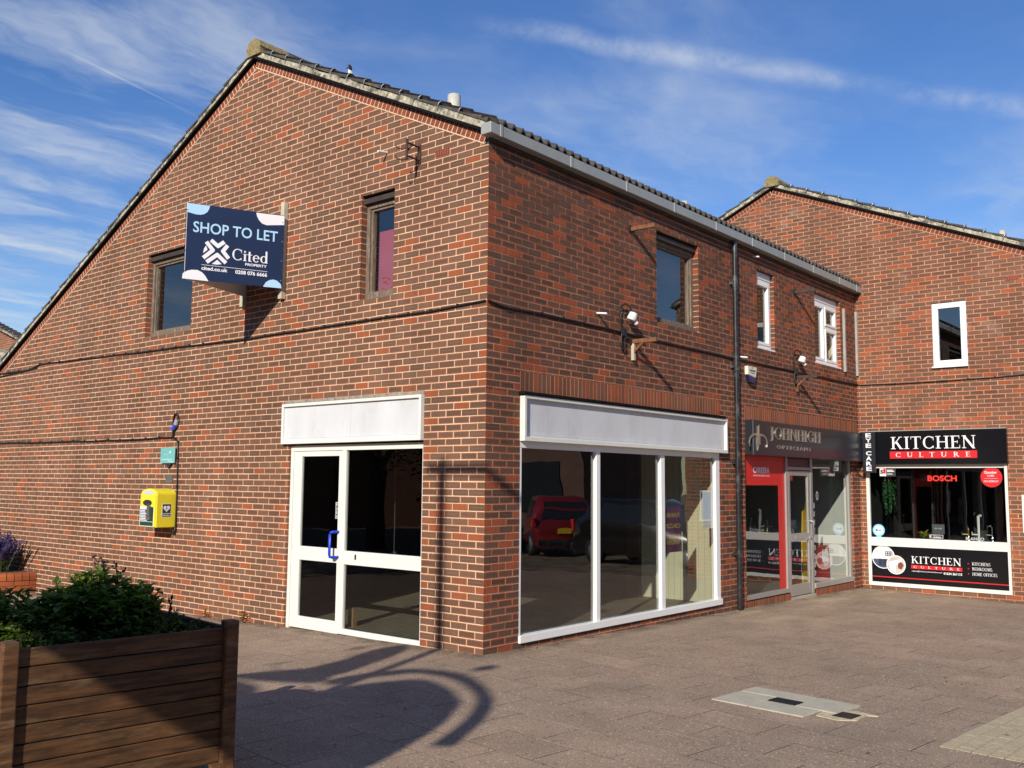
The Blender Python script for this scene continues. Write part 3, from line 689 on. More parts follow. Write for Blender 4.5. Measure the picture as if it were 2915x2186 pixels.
# downpipe
dp = MB(); py_ = 5.45
dp.tube([(.06, py_, 5.31), (.06, py_, gz(0, py_) + .02)], .036, 12)
d_ = dp.build('downpipe', BLACKP, main)
for z in (4.66, 3.42, 2.02, .72):
    mb = MB(); mb.tube([(.06, py_, z - .06), (.06, py_, z + .06)], .047, 12); mb.box(0.002, .06, py_ - .065, py_ + .065, z - .02, z + .02); mb.build('pipe_collar', BLACKP, d_)
# two flue pipes, air brick
def flue(x, y, z0, h, r, parent):
    mb = MB(); mb.lathe([(r * 1.25, z0), (r * 1.25, z0 + h * .22), (r, z0 + h * .26), (r, z0 + h)], (x, y, 0), n=18)
    mb.lathe([(r * .96, z0 + h + .001), (r * .7, z0 + h - .05)], (x, y, 0), n=18, mi=1)
    return mb.build('flue_pipe', [FLUE, LEAD], parent)
flue(-1.42, .95, 5.95, .50, .082, main); flue(-1.66, 7.0, 6.1, .48, .072, main)
def air_brick(F, u0, u1, z0, z1, parent):
    mb = MB(); mb.lbox(F, u0, u1, -.02, .003, z0, z1)
    for i in range(8):
        for j in range(3):
            a = u0 + (u1 - u0) * (i + .5) / 8; b = z0 + (z1 - z0) * (j + .5) / 3
            mb.lbox(F, a - .008, a + .008, .002, .0042, b - .008, b + .008, 1)
    return mb.build('air_brick', [REDB, IDARK], parent)
REDB = paint('terracotta', (0.42, 0.085, 0.03), 0.8, var=0.1)
air_brick(GF, -.785, -.57, 5.268, 5.333, main)

# ---------------------------------------------------------------- windows
def window_wood(parent, F, o, rec, mat, drip=True, fw=.055, hide_head=False):
    u0, u1, z0, z1 = o
    mb = MB(); n0, n1 = -rec - .07, -rec
    hd = .145 if drip else .05
    mb.lbox(F, u0, u1, n0, n1, z1 - hd, z1 - .09 if drip else z1); mb.lbox(F, u0, u1, n0, n1, z0 + .02, z0 + fw + .03)
    mb.lbox(F, u0, u0 + fw, n0, n1, z0 + fw + .03, z1 - hd); mb.lbox(F, u1 - fw, u1, n0, n1, z0 + fw + .03, z1 - hd)
    i0, i1 = u0 + fw, u1 - fw; m0, m1 = n0 - .01, n1 - .022
    mb.lbox(F, i0, i0 + .03, m0, m1, z0 + fw + .03, z1 - hd); mb.lbox(F, i1 - .03, i1, m0, m1, z0 + fw + .03, z1 - hd)
    mb.lbox(F, i0 + .03, i1 - .03, m0, m1, z1 - hd - .03, z1 - hd); mb.lbox(F, i0 + .03, i1 - .03, m0, m1, z0 + fw + .03, z0 + fw + .055)
    w = mb.build('window', mat, parent, bevel=.003)
    mb = MB(); mb.poly([F(i0 + .03, n0 + .015, z0 + fw + .05), F(i1 - .03, n0 + .015, z0 + fw + .05), F(i1 - .03, n0 + .015, z1 - hd - .03), F(i0 + .03, n0 + .015, z1 - hd - .03)])
    mb.build('pane', GLASS, w)
    mb = MB(); mb.lbox(F, u0 - .004, u1 + .004, -rec - .05, -rec + .06, z0, z0 + .02); mb.build('sill', mat, w)
    if drip:
        mb = MB(); mb.lbox(F, u0 + .002, u1 - .002, -rec - .05, -rec + .05, z1 - .09, z1 - .03); mb.lbox(F, u0 + .002, u1 - .002, -rec - .05, -rec + .035, z1 - .03, z1 - .002, 1)
        mb.build('drip_board', [DARKW, LEAD], w)
    return w
window_wood(main, GF, W1, .085, GREYW); window_wood(main, GF, W0, .085, GREYW); window_wood(main, FF, U1, .09, GREYW)
def window_pvc(parent, F, o, rec, split=None, fw=.06, opener=True):
    u0, u1, z0, z1 = o; n0, n1 = -rec - .06, -rec; zt = z1 - .11 if split is not None or opener else z1
    mb = MB()
    mb.lbox(F, u0, u1, n0, n1, zt - fw, zt); mb.lbox(F, u0, u1, n0, n1, z0 + .03, z0 + .03 + fw)
    mb.lbox(F, u0, u0 + fw, n0, n1, z0 + .03 + fw, zt - fw); mb.lbox(F, u1 - fw, u1, n0, n1, z0 + .03 + fw, zt - fw)
    w_open = [(u0 + fw, u1 - fw, z0 + .03 + fw, zt - fw)]
    if split:
        um = u0 + (u1 - u0) * split; mb.lbox(F, um - .03, um + .03, n0, n1, z0 + .03 + fw, zt - fw)
        zm = z0 + (zt - z0) * .62; mb.lbox(F, um + .03, u1 - fw, n0, n1, zm - .03, zm + .03)
        w_open = [(u0 + fw, um - .03, z0 + .03 + fw, zt - fw), (um + .03, u1 - fw, z0 + .03 + fw, zm - .03), (um + .03, u1 - fw, zm + .03, zt - fw)]
    if zt < z1: mb.lbox(F, u0, u1, n0, n1 + .01, zt, z1 - .002)
    w = mb.build('window', PVC, parent, bevel=.006)
    for k, (a, b, c, d) in enumerate(w_open):
        mb = MB(); s = .045; m0, m1 = n0 + .01, n1 + .014
        mb.lbox(F, a, b, m0, m1, d - s, d); mb.lbox(F, a, b, m0, m1, c, c + s); mb.lbox(F, a, a + s, m0, m1, c + s, d - s); mb.lbox(F, b - s, b, m0, m1, c + s, d - s)
        mb.build('casement', PVC, w, bevel=.006)
        mb = MB(); mb.poly([F(a + s, n0 + .03, c + s), F(b - s, n0 + .03, c + s), F(b - s, n0 + .03, d - s), F(a + s, n0 + .03, d - s)]); mb.build('pane', GLASS, w)
    mb = MB(); mb.lbox(F, u0 - .01, u1 + .01, n0, n1 + .07, z0, z0 + .03); mb.build('sill', PVC, w, bevel=.004)
    return w
window_pvc(main, FF, U2, .07, None); window_pvc(main, FF, U3, .07, .5)

# rooms behind the glass
def room(parent, x0, x1, y0, y1, z0, z1, mats, skip='', name='room'):
    """inward-facing box; mats = floor, ceiling, -x, +x, -y, +y"""
    mb = MB(); f = {
        'f': [(x0, y0, z0), (x1, y0, z0), (x1, y1, z0), (x0, y1, z0)], 'c': [(x0, y0, z1), (x0, y1, z1), (x1, y1, z1), (x1, y0, z1)],
        'l': [(x0, y0, z0), (x0, y1, z0), (x0, y1, z1), (x0, y0, z1)], 'r': [(x1, y0, z0), (x1, y0, z1), (x1, y1, z1), (x1, y1, z0)],
        'n': [(x0, y0, z0), (x0, y0, z1), (x1, y0, z1), (x1, y0, z0)], 'b': [(x0, y1, z0), (x1, y1, z0), (x1, y1, z1), (x0, y1, z1)]}
    for i, k in enumerate('fclrnb'):
        if k not in skip: mb.poly(f[k], i)
    return mb.build(name, mats, parent)
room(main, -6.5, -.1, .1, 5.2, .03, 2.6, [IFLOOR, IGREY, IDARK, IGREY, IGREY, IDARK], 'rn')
mb = MB()                                    # wall linings either side of the openings
mb.box(-6.5, -3.25, .07, .1, 0, 2.6); mb.box(-.87, -.1, .07, .1, 0, 2.6); mb.box(-3.25, -.87, .07, .1, 2.16, 2.6)
mb.box(-.12, -.08, .1, .55, 0, 2.6); mb.box(-.12, -.08, 5.01, 5.2, 0, 2.6); mb.box(-.12, -.08, .55, 5.01, 2.17, 2.6)
mb.build('inner_lining', IGREY, main)
mb = MB()                                    # tongue-and-groove panelling on the party wall
for i in range(15): mb.box(-.14 - .1 * i - .096, -.14 - .1 * i, 5.165, 5.19, .03, 2.58)
mb.build('panelling', CREAM, main)
mb = MB(); mb.box(-1.62, -1.40, 5.10, 5.165, .03, 2.58); mb.build('wall_post', DARKW, main)
for (x0, x1, y0, y1, mats) in ((-8, -5, .18, 3.5, [IGREY, IGREY, IGREY, IGREY, IGREY, IGREY]), (-3.0, -.1, .18, 3.2, [IGREY, IGREY, IGREY, IGREY, IGREY, IGREY])):
    room(main, x0, x1, y0, y1, 3.2, 5.2, mats, 'n')
room(main, -4.2, -.19, 3.21, 5.4, 3.2, 5.2, [IGREY, IWHITE, IWHITE, IWHITE, IWHITE, IWHITE], 'r')
room(main, -4.2, -.15, 5.6, 7.6, 3.2, 5.2, [IGREY, IWHITE, CREAM, IWHITE, IWHITE, CREAM], 'r')
room(main, -4.2, -.15, 7.7, 10.3, 3.2, 5.2, [IGREY, IWHITE, CREAM, IWHITE, IWHITE, CREAM], 'r')
mb = MB(); mb.box(-1.93, -1.66, .24, .27, 3.75, 4.66); mb.build('pink_panel', PINK, main)
for a_, b_ in ((-2.25, -2.05), (-7.2, -6.92)):
    mb = MB(); mb.box(a_, b_, .21, .24, 3.7, 5.0); mb.build('blind', CURT, main)

# ---------------------------------------------------------------- empty corner shop: gable door set
fo = MB(); n0, n1 = -.075, -.03
for a in ((-3.22, -3.165, -.06, 2.135), (-2.255, -2.18, -.03, 2.065), (-.93, -.89, -.02, 2.065)): fo.lbox(GF, a[0], a[1], n0, n1, a[2], a[3])
fo.lbox(GF, -3.165, -.89, n0, n1, 2.065, 2.135); fo.lbox(GF, -2.18, -.93, n0, n1, -.02, .03); fo.lbox(GF, -2.18, -.93, n0, n1, .755, .91)
fo.lbox(GF, -2.26, -.885, n1, n1 + .012, -.03, -.0)
sf = fo.build('shop_frame', WHITE, main, bevel=.004)
mb = MB()
for z0, z1 in ((.03, .755), (.91, 2.065)): mb.poly([GF(-2.18, -.055, z0), GF(-.93, -.055, z0), GF(-.93, -.055, z1), GF(-2.18, -.055, z1)])
mb.build('pane', GLASS_DOOR, sf)
mb = MB(); mb.lbox(GF, -1.985, -1.965, -.03, -.022, .82, .875); mb.build('lock', LEAD, sf)
mb = MB(); a0, a1 = -3.16, -2.26
for a in ((a0, -3.005, -.04, 2.06), (-2.31, a1, -.04, 2.06)): mb.lbox(GF, a[0], a[1], n0 + .004, n1 - .004, a[2], a[3])
for z0, z1 in ((-.04, .10), (.762, .926), (2.0, 2.06)): mb.lbox(GF, -3.005, -2.31, n0 + .004, n1 - .004, z0, z1)
dr = mb.build('door', WHITE, main, bevel=.004)
mb = MB()
for z0, z1 in ((.10, .762), (.926, 2.0)): mb.poly([GF(-3.005, -.055, z0), GF(-2.31, -.055, z0), GF(-2.31, -.055, z1), GF(-3.005, -.055, z1)])
mb.build('pane', GLASS_DOOR, dr)
mb = MB(); hp = [GF(-2.285, -.034, 1.12)]
pts = [(-2.285, -.034, 1.12), (-2.31, .035, 1.12), (-2.33, .05, 1.115), (-2.335, .055, 1.09), (-2.335, .055, .86), (-2.33, .05, .835), (-2.31, .035, .83), (-2.285, -.034, .83)]
mb.tube([GF(*p) for p in pts], .0165, 10); mb.build('handle', BLUEP, dr)
mb = MB(); mb.lbox(GF, -2.375, -2.328, -.0545, -.0535, 1.27, 1.46); mb.lbox(GF, -2.370, -2.333, -.0536, -.0528, 1.276, 1.454, 1)
for i, ch in enumerate('PUSH'):
    z = 1.424 - i * .044; letters(mb, sans_text(ch, .02), GF, -2.363, -2.340, z - .012, z + .022, -.0528, .0006, 0, serif=False)
mb.build('door_sticker', [OFFW, IDARK], dr)
mb = MB(); mb.lbox(GF, -3.33, -.88, -.02, .012, 2.648, 2.69); mb.build('ledge', paint('dirty_cement', (0.27, 0.225, 0.175), .95, var=.4, scale=20, bump=.6), main, bevel=.01)
def fascia_board(F, u0, u1, z0, z1, n, parent, b=.035):
    mb = MB()
    mb.lbox(F, u0, u1, 0, n, z1 - b, z1); mb.lbox(F, u0, u1, 0, n, z0, z0 + b * 1.3); mb.lbox(F, u0, u0 + b, 0, n, z0 + b * 1.3, z1 - b); mb.lbox(F, u1 - b, u1, 0, n, z0 + b * 1.3, z1 - b)
    f = mb.build('fascia_frame', WHITE, parent, bevel=.003)
    mb = MB(); mb.lbox(F, u0 + b, u1 - b, 0, n * .45, z0 + b * 1.3, z1 - b); mb.build('fascia_panel', WHITE_B, f)
    mb = MB(); um = u0 + (u1 - u0) * .52; mb.lbox(F, um - .002, um + .002, n * .45, n * .45 + .0008, z0 + b * 1.3, z1 - b)
    mb.lbox(F, u0 + b + .02, u1 - b - .02, n * .45, n * .45 + .0008, z0 + b * 1.3 + .018, z0 + b * 1.3 + .021)
    mb.build('panel_seam', paint('worn_paint', (0.40, 0.385, 0.36), .8, var=.3, scale=30), f)
fascia_board(GF, -3.325, -.882, 2.152, 2.645, .055, main); fascia_board(FF, .548, 5.14, 2.147, 2.635, .07, main)
mb = MB(); mb.lbox(FF, .52, 5.06, .001, .085, 2.638, 2.672); mb.build('flashing', LEAD, main, bevel=.006)
# front shop window
mb = MB(); n0, n1 = -.06, -.004; f0, f1 = .552, 5.01
mb.lbox(FF, f0, f1, n0, n1, 2.075, 2.15); mb.lbox(FF, f0, f1, n0, n1 + .03, .045, .125)
mb.lbox(FF, f0, f0 + .04, n0, n1, .125, 2.075); mb.lbox(FF, 4.895, f1, n0, n1, .125, 2.075)
mb.lbox(FF, 1.975, 2.055, n0, n1, .125, 2.075); mb.lbox(FF, 3.425, 3.52, n0, n1, .125, 2.075)
sw = mb.build('shop_window', PVC, main, bevel=.005)
for a, b in ((f0 + .04, 1.975), (2.055, 3.425), (3.52, 4.895)):
    mb = MB(); mb.poly([FF(a, -.045, .125), FF(b, -.045, .125), FF(b, -.045, 2.075), FF(a, -.045, 2.075)]); mb.build('pane', GLASS_SHOP, sw)
BR_D = brick_mat('brick_plinth', (0.075, 0.042, 0.032), (0.12, 0.05, 0.03), (0.10, 0.048, 0.032), 0.1)
mb = MB(); brick_wall(mb, lambda u, n, z: FF(u, n - .035, z), .552, 5.01, -.4, .045, depth=.004, uoff=.05); mb.build('plinth', [BR_D, mortar_mat('mortar_plinth', (0.42, 0.34, 0.27), (0.3, 0.22, 0.16))], main)

# ---------------------------------------------------------------- optician's shopfront
op = MB(); n0, n1 = -.085, -.03
o0, o1 = 5.80, 10.10
op.lbox(FF, o0, o0 + .04, n0, n1, .06, 2.16); op.lbox(FF, o0, 7.32, n0, n1 + .02, .02, .085); op.lbox(FF, 7.30, 7.37, n0, n1, .06, 2.16)
op.lbox(FF, 8.27, 8.36, n0, n1, -.07, 2.16); op.lbox(FF, 8.36, o1, n0, n1 + .02, .0, .085); op.lbox(FF, 9.99, o1, n0, n1, .085, 2.16); op.lbox(FF, 7.37, 8.27, n0, n1, 1.955, 2.00)
ofr = op.build('shop_frame', ALU2, main, bevel=.003)
for a, b, c, d in ((o0 + .04, 7.30, .085, 2.16), (8.36, 9.99, .085, 2.16)):
    mb = MB(); mb.poly([FF(a, -.06, c), FF(b, -.06, c), FF(b, -.06, d), FF(a, -.06, d)]); mb.build('pane', GLASS_SHOP, ofr)
mb = MB(); mb.lbox(FF, 7.37, 8.27, -.08, -.05, 2.0, 2.16); mb.build('transom_panel', CHAR, ofr)
mb = MB(); d0, d1 = 7.39, 8.25; n0, n1 = -.075, -.035
mb.lbox(FF, d0, d0 + .07, n0, n1, -.06, 1.94); mb.lbox(FF, d1 - .085, d1, n0, n1, -.06, 1.94)
for z0, z1 in ((-.06, .12), (.80, .93), (1.86, 1.94)): mb.lbox(FF, d0 + .07, d1 - .085, n0, n1, z0, z1)
od = mb.build('door', ALU2, main, bevel=.003)
mb = MB()
for z0, z1 in ((.12, .80), (.93, 1.86)): mb.poly([FF(d0 + .07, -.055, z0), FF(d1 - .085, -.055, z0), FF(d1 - .085, -.055, z1), FF(d0 + .07, -.055, z1)])
mb.build('pane', GLASS_SHOP, od)
mb = MB(); mb.tube([FF(d1 - .04, -.035, 1.12), FF(d1 - .04, .03, 1.11), FF(d1 - .04, .03, .86), FF(d1 - .04, -.035, .85)], .014, 8); mb.build('handle', STEEL, od)
mb = MB(); mb.lbox(FF, 7.62, 7.98, -.035, -.028, .835, .895); mb.build('letter_plate', ALU2, od, bevel=.003)
for a, b, z in ((5.80, 7.36, -.005), (8.36, 10.10, -.02)):
    mb = MB(); soldier(mb, lambda u, n, zz: FF(u, n - .012, zz), a, b, -.14, z + .005, depth=.004); mb.poly([FF(a, -.012, z + .005), FF(b, -.012, z + .005), FF(b, -.1, z + .005), FF(a, -.1, z + .005)], 0, (.9, .5, .5), [(0, 0)] * 4); mb.build('brick_sill', [BR_S, MO_F], main)
mb = MB(); mb.lbox(FF, 7.36, 8.36, -.3, -.01, -.3, -.075); mb.build('threshold', SLAB, main)
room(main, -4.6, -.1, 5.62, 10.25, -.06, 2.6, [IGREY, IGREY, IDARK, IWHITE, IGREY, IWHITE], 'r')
mb = MB(); mb.box(-.12, -.09, 5.62, 5.8, -.2, 2.6); mb.box(-.12, -.09, 10.1, 10.25, -.2, 2.6); mb.box(-.12, -.09, 5.8, 10.1, 2.17, 2.6); mb.build('inner_lining', IWHITE, main)
mb = MB()
for z in (.55, .8, 1.05, 1.3, 1.55, 1.8): mb.box(-4.55, -4.3, 5.7, 8.9, z, z + .03)
mb.box(-4.56, -4.5, 5.7, 8.9, .2, 2.1, 1); mb.build('display_shelves', [IGREY, IDARK], main)
# red vinyl frame with lettering inside the left window
vin = thing('window_vinyl', 'red vinyl frame with white eyewear lettering in the left optician window', 'window sticker', (-.064, 5.84, .1))
mb = MB(); mb.lbox(FF, 5.842, 7.296, -.0585, -.0565, 1.70, 2.155); mb.lbox(FF, 7.06, 7.296, -.0585, -.0565, .09, 1.70)
mb.build('vinyl', REDV, vin)
mb = MB(); letters(mb, sans_text('CARRERA', .03), FF, 6.18, 6.75, 1.885, 1.975, -.0563, .001, serif=False); letters(mb, sans_text('EYEWEAR SINCE 1956', .01), FF, 6.18, 6.75, 1.835, 1.858, -.0563, .001, serif=False)
mb.build('lettering', OFFW, vin)
# things standing in the optician's windows
t = thing('pavement_banner', 'tall yellow banner standing just inside the optician door', 'banner', (-.45, 8.95, -.05))
mb = MB(); PBn = lambda a, b, tt: Vector((-.45 + tt, 8.86 + a, b)); mb.prism([(.0, 0), (.26, 0), (.30, 1.2), (.2, 1.5), (.04, 1.25), (-.02, .7)], PBn, -.01, .01); mb.build('sail', paint('yellow_banner', (0.78, 0.47, 0.02), 0.6), t)
mb = MB(); mb.lathe([(.15, -.05), (.14, 0)], (-.45, 8.99, 0)); mb.build('base', IDARK, t)
t = thing('display_stand', 'red display stand with pale printed panel behind the right optician window', 'display stand', (-.5, 9.6, -.06))
mb = MB(); mb.box(-.62, -.40, 9.30, 9.95, -.06, .62); mb.build('body', REDV, t, bevel=.01)
mb = MB(); mb.box(-.399, -.392, 9.62, 9.88, .34, .56); mb.box(-.399, -.392, 9.34, 9.56, .05, .30, 1)
mb.build('panel', [OFFW, RED], t)
mb = MB(); flat(mb, disc_pts(8.62, 1.53, .075, 28, .105), FF, -.064, 1); flat(mb, disc_pts(8.62, 1.53, .055, 28, .08), FF, -.0625, 0); letters(mb, sans_text('EYE', .03), FF, 8.585, 8.655, 1.50, 1.56, -.0623, .0008, 1, serif=False)
tag(mb.build('round_sticker', [OFFW, IDARK], loc=(-.064, 8.62, 1.53)), 'small round black ringed sticker on the right optician window', 'window sticker')
mb = MB()
for i in range(9): mb.lbox(FF, 8.44, 8.50, -.064, -.0625, .20 + i * .14, .29 + i * .14, 0)
tag(mb.build('sticker_column', [OFFW], loc=(-.064, 8.47, .2)), 'column of small pale stickers beside the optician door', 'window sticker')

# fascia sign of the optician
sg = thing('fascia_sign', 'charcoal box sign with raised bronze opticians lettering above the glass door', 'shop sign', (0, 8.1, 2.4))
mb = MB(); mb.lbox(FF, 5.815, 10.385, .001, .125, 2.148, 2.667); mb.build('sign_box', CHAR, sg, bevel=.003)
mb = MB(); mb.lbox(FF, 5.815, 5.84, .1245, .127, 2.15, 2.665, 0); mb.build('sign_edge', paint('grey_sign_edge', (0.14, 0.17, 0.2), .4), sg)
mb = MB()
letters(mb, serif_text('JOHNHIGH', .02), FF, 6.42, 8.36, 2.372, 2.592, .126, .011)
P = [(6.43, 2.33), (6.50, 2.31)]
letters(mb, sans_text('OPTICIANS', .01, 1.5), FF, 6.63, 7.93, 2.262, 2.318, .126, .010, serif=False)
mb.build('lettering', BRONZE, sg)
mb = MB()                                   # crossed sword-like emblem
E1 = lambda pts: mb.prism(pts, lambda a, b, tt: FF(a, tt, b), .126, .140)
E1([(5.95, 2.215), (5.985, 2.26), (6.015, 2.40), (6.02, 2.60), (5.985, 2.58), (5.975, 2.40), (5.955, 2.29)])
for sd_ in (-1, 1):
    P_ = [(5.985 + sd_ * x, z) for x, z in ((.03, 2.435), (.10, 2.45), (.18, 2.44), (.25, 2.405), (.29, 2.36), (.30, 2.31), (.285, 2.27))]; wd_ = (.03, .034, .034, .030, .026, .02, .006)
    for i in range(6):
        a_, b_ = Vector(P_[i]), Vector(P_[i + 1]); t_ = (b_ - a_).normalized(); n_ = Vector((-t_.y, t_.x)); q = [a_ - n_ * wd_[i] / 2, b_ - n_ * wd_[i + 1] / 2, b_ + n_ * wd_[i + 1] / 2, a_ + n_ * wd_[i] / 2]
        q = [(v.x, v.y) for v in q]; q = q if area(q) > 0 else q[::-1]; mb.prism(q, lambda a, b, tt: FF(a, tt, b), .126, .138 + .0002 * i)
    E1([(5.985 + sd_ * .045 - .010, 2.30), (5.985 + sd_ * .045 + .010, 2.30), (5.985 + sd_ * .045 + .010, 2.47), (5.985 + sd_ * .045 - .010, 2.47)])
mb.build('emblem', BRONZE, sg)
mb = MB(); letters(mb, sans_text('WWW.OPTICIANS.CO.UK', .0), FF, 9.35, 10.25, 2.185, 2.215, .127, .0008, serif=False); mb.build('small_print', paint('dim_red_print', (0.16, 0.02, 0.03), .5), sg)

# projecting EYE CARE sign
ey = thing('projecting_sign', 'narrow charcoal sign with vertical white eye care lettering fixed at the inner corner', 'shop sign', (.24, L - .20, 2.3))
EF = frame((0, L - .20, 0), (1, 0, 0), (0, -1, 0))
mb = MB(); mb.lbox(EF, .135, .362, -.04, 0, 1.943, 2.685); mb.build('sign_plate', CHAR, ey, bevel=.003)
mb = MB(); zz = 2.625
for ch in 'EYE CARE':
    if ch == ' ': zz -= .045; continue
    letters(mb, sans_text(ch, .03), EF, .197, .297, zz - .040, zz + .036, 0, .002, serif=False); zz -= .094
mb.build('lettering', OFFW, ey)
for z in (2.60, 2.0):
    mb = MB(); mb.tube([(.0, L - .23, z), (.06, L - .23, z + .015), (.14, L - .22, z - .02)], .014, 6); mb.build('bracket', CABLE, ey)

# ================================================================= SECOND BUILDING (kitchen shop)
kit = thing('brick_end_building', 'brown brick end building facing the viewer with a kitchen shop on its ground floor', 'building', (0, L, 0))
KA, KZ = -1.585, 7.655; KR, KL = .4285, .452
KOP = (.12, 2.49, -.3, 2.12); KW = (1.365, 1.945, 3.795, 4.965)
kc = [(KR, 1, KZ - rk + KR * KA), (-KL, 1, KZ - rk - KL * KA)]
mb = MB()
brick_wall(mb, KF, -6.0, 3.55, -.7, 7.7, [KOP, KW], kc, depth=.0035, uoff=.04)
reveal(mb, KF, KW, .09); reveal(mb, KF, (.12, 2.49, -.2, 2.12), .05)
mb.build('gable_wall', [BR_K, MO_K], kit)
mb = MB(); brick_wall(mb, frame((3.55, L, 0), (0, 1, 0), (1, 0, 0)), .001, 9, -.7, 5.4, depth=.004); mb.build('side_wall', [BR_K, MO_K], kit)
rake_course(KA + .01, KZ, 3.55, KZ - KR * (3.55 - KA), KF, kit, [BR_R, MO_K]); rake_course(-6, KZ + KL * (-6 - KA), KA - .06, KZ - KL * .06, KF, kit, [BR_R, MO_K])
verge(KA, KZ, 3.6, KZ - KR * (3.6 - KA), KF, kit); verge(KA, KZ, -6, KZ + KL * (-6 - KA), KF, kit)
mb = MB(); mb.add([(KA + math.cos(PI * k / 8) * .16, y, KZ + .12 + math.sin(PI * k / 8) * .13) for y in (L - .07, L + .45) for k in range(9)], [(k, k + 1, 10 + k, 9 + k) for k in range(8)] + [tuple(range(8, -1, -1))]); mb.box(KA - .15, KA + .15, L - .068, L + .4, KZ + .04, KZ + .125); mb.build('ridge_cap', LICHEN, kit)
mb = MB(); mb.poly([(KA, L, KZ + .12), (3.75, L, KZ + .12 - KR * 5.33), (3.75, L + 9, KZ + .12 - KR * 5.33), (KA, L + 9, KZ + .12)]); mb.poly([(KA, L, KZ + .12), (KA, L + 9, KZ + .12), (-7, L + 9, KZ + .12 - KL * 5.4), (-7, L, KZ + .12 - KL * 5.4)]); mb.build('roof', TILE, kit)
flue(2.42, 11.2, 5.85, .43, .062, kit)
air_brick(KF, 2.59, 2.80, 5.225, 5.295, kit)
window_pvc(kit, KF, KW, .02, None, fw=.06, opener=False)
room(kit, .3, 3.2, L + .1, L + 3, 3.2, 5.3, [IGREY, IDARK, IGREY, IGREY, IGREY, IDARK], 'n')
# shopfront
mb = MB(); n0, n1 = -.04, .02
mb.lbox(KF, .12, .178, n0, n1, -.085, 2.1); mb.lbox(KF, 2.445, 2.49, n0, n1, -.085, 2.1); mb.lbox(KF, .178, 2.445, n0, n1, .625, .78); mb.lbox(KF, .178, 2.445, n0, n1, -.085, -.018); mb.lbox(KF, .178, 2.445, n0, n1 - .02, 2.03, 2.1)
kfr = mb.build('shop_frame', WHITE, kit, bevel=.004)
mb = MB(); mb.poly([KF(.178, -.02, .78), KF(2.445, -.02, .78), KF(2.445, -.02, 2.03), KF(.178, -.02, 2.03)]); mb.build('pane', GLASS_DOOR, kfr)
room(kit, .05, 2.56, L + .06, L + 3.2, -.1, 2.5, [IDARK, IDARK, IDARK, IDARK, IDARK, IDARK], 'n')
mb = MB(); mb.lbox(KF, .178, 2.445, -.55, -.05, .70, .765); mb.build('window_shelf', IGREY, kit)
mb = MB(); mb.lbox(KF, .9, .93, -1.3, -1.2, .7, 2.3); mb.lbox(KF, .55, .58, -1.3, -1.2, .7, 2.2); mb.lbox(KF, 1.55, 1.78, -1.6, -1.5, .0, 2.4); mb.build('display_panels', paint('dark_display', (0.05, 0.045, 0.042), .3), kit)
# fascia sign
ks = thing('fascia_sign', 'gloss black shop sign with white kitchen lettering over a red bar', 'shop sign', (1.3, L - .05, 2.4))
mb = MB(); mb.lbox(KF, .06, 2.52, .001, .10, 2.10, 2.688); mb.build('sign_box', BLACKG, ks, bevel=.004)
mb = MB(); letters(mb, serif_text('KITCHEN', .04), KF, .617, 2.038, 2.362, 2.588, .1005, .006); mb.build('lettering', OFFW, ks)
mb = MB(); mb.lbox(KF, .592, 2.056, .1002, .106, 2.198, 2.328); b_ = mb.build('red_bar', RED, ks)
mb = MB(); letters(mb, serif_text('CULTURE', .95), KF, .70, 1.945, 2.222, 2.306, .1062, .003); mb.build('lettering', OFFW, b_)
mb = MB(); mb.lbox(KF, .06, 2.52, .0, .115, 2.690, 2.705); mb.build('sign_capping', ALU2, ks)
# lower printed panel
lp = thing('printed_panel', 'black printed panel with white kitchen lettering and two round pictures under the shop window', 'shop sign', (1.3, L + .01, .3))
mb = MB(); mb.lbox(KF, .178, 2.445, -.03, -.005, -.018, .625); mb.build('panel', BLACKG, lp)
mb = MB(); letters(mb, serif_text('KITCHEN', .04), KF, .872, 1.70, .342, .470, -.0048, .001)
mb.build('lettering', OFFW, lp); mb = MB(); letters(mb, sans_text('01634 361115', .03), KF, 1.41, 1.71, .180, .222, -.0048, .001, serif=False); mb.build('phone_number', OFFW, lp); mb = MB(); letters(mb, sans_text('valerie@kitchencultureonline.com', .01), KF, .872, 1.385, .196, .222, -.0048, .001, serif=False)
mb.build('web_address', OFFW, lp)
for z, w in (('KITCHENS', .394), ('BEDROOMS', .310), ('HOME OFFICES', .222)): mb = MB(); letters(mb, serif_text(z, .03), KF, 1.875, 2.165 if z == 'KITCHENS' else (2.19 if z == 'BEDROOMS' else 2.265), w - .026, w + .026, -.0048, .001); mb.build('lettering', OFFW, lp)
mb = MB(); mb.lbox(KF, .866, 1.716, -.0048, -.0035, .252, .316); mb.lbox(KF, .178, 2.445, -.0048, -.0038, .066, .084); 
for w in (.394, .310, .222): flat(mb, disc_pts(1.815, w, .011, 10), KF, -.0038)
rb = mb.build('red_bar', RED, lp)
mb = MB(); letters(mb, serif_text('CULTURE', .95), KF, .91, 1.675, .264, .304, -.0033, .001); mb.build('lettering', OFFW, rb)
mb = MB(); flat(mb, disc_pts(.385, .425, .205), KF, -.0042, 0)
flat(mb, [p for p in disc_pts(.385, .425, .19) if p[1] < .41], KF, -.0034, 1); flat(mb, [p for p in disc_pts(.385, .425, .19) if p[1] >= .41], KF, -.0034, 2)
flat(mb, rect(.42, .545, .45, .53), KF, -.0026, 3)
for i in range(3):
    for j in range(2): flat(mb, disc_pts(.445 + i * .04, .47 + j * .036, .012, 12), KF, -.002, 0)
flat(mb, rect(.24, .30, .42, .58), KF, -.0026, 0); flat(mb, rect(.2, .52, .405, .42), KF, -.0026, 0)
for i in range(3): flat(mb, rect(.30 + i * .075, .365 + i * .075, .27, .395), KF, -.0026, 3)
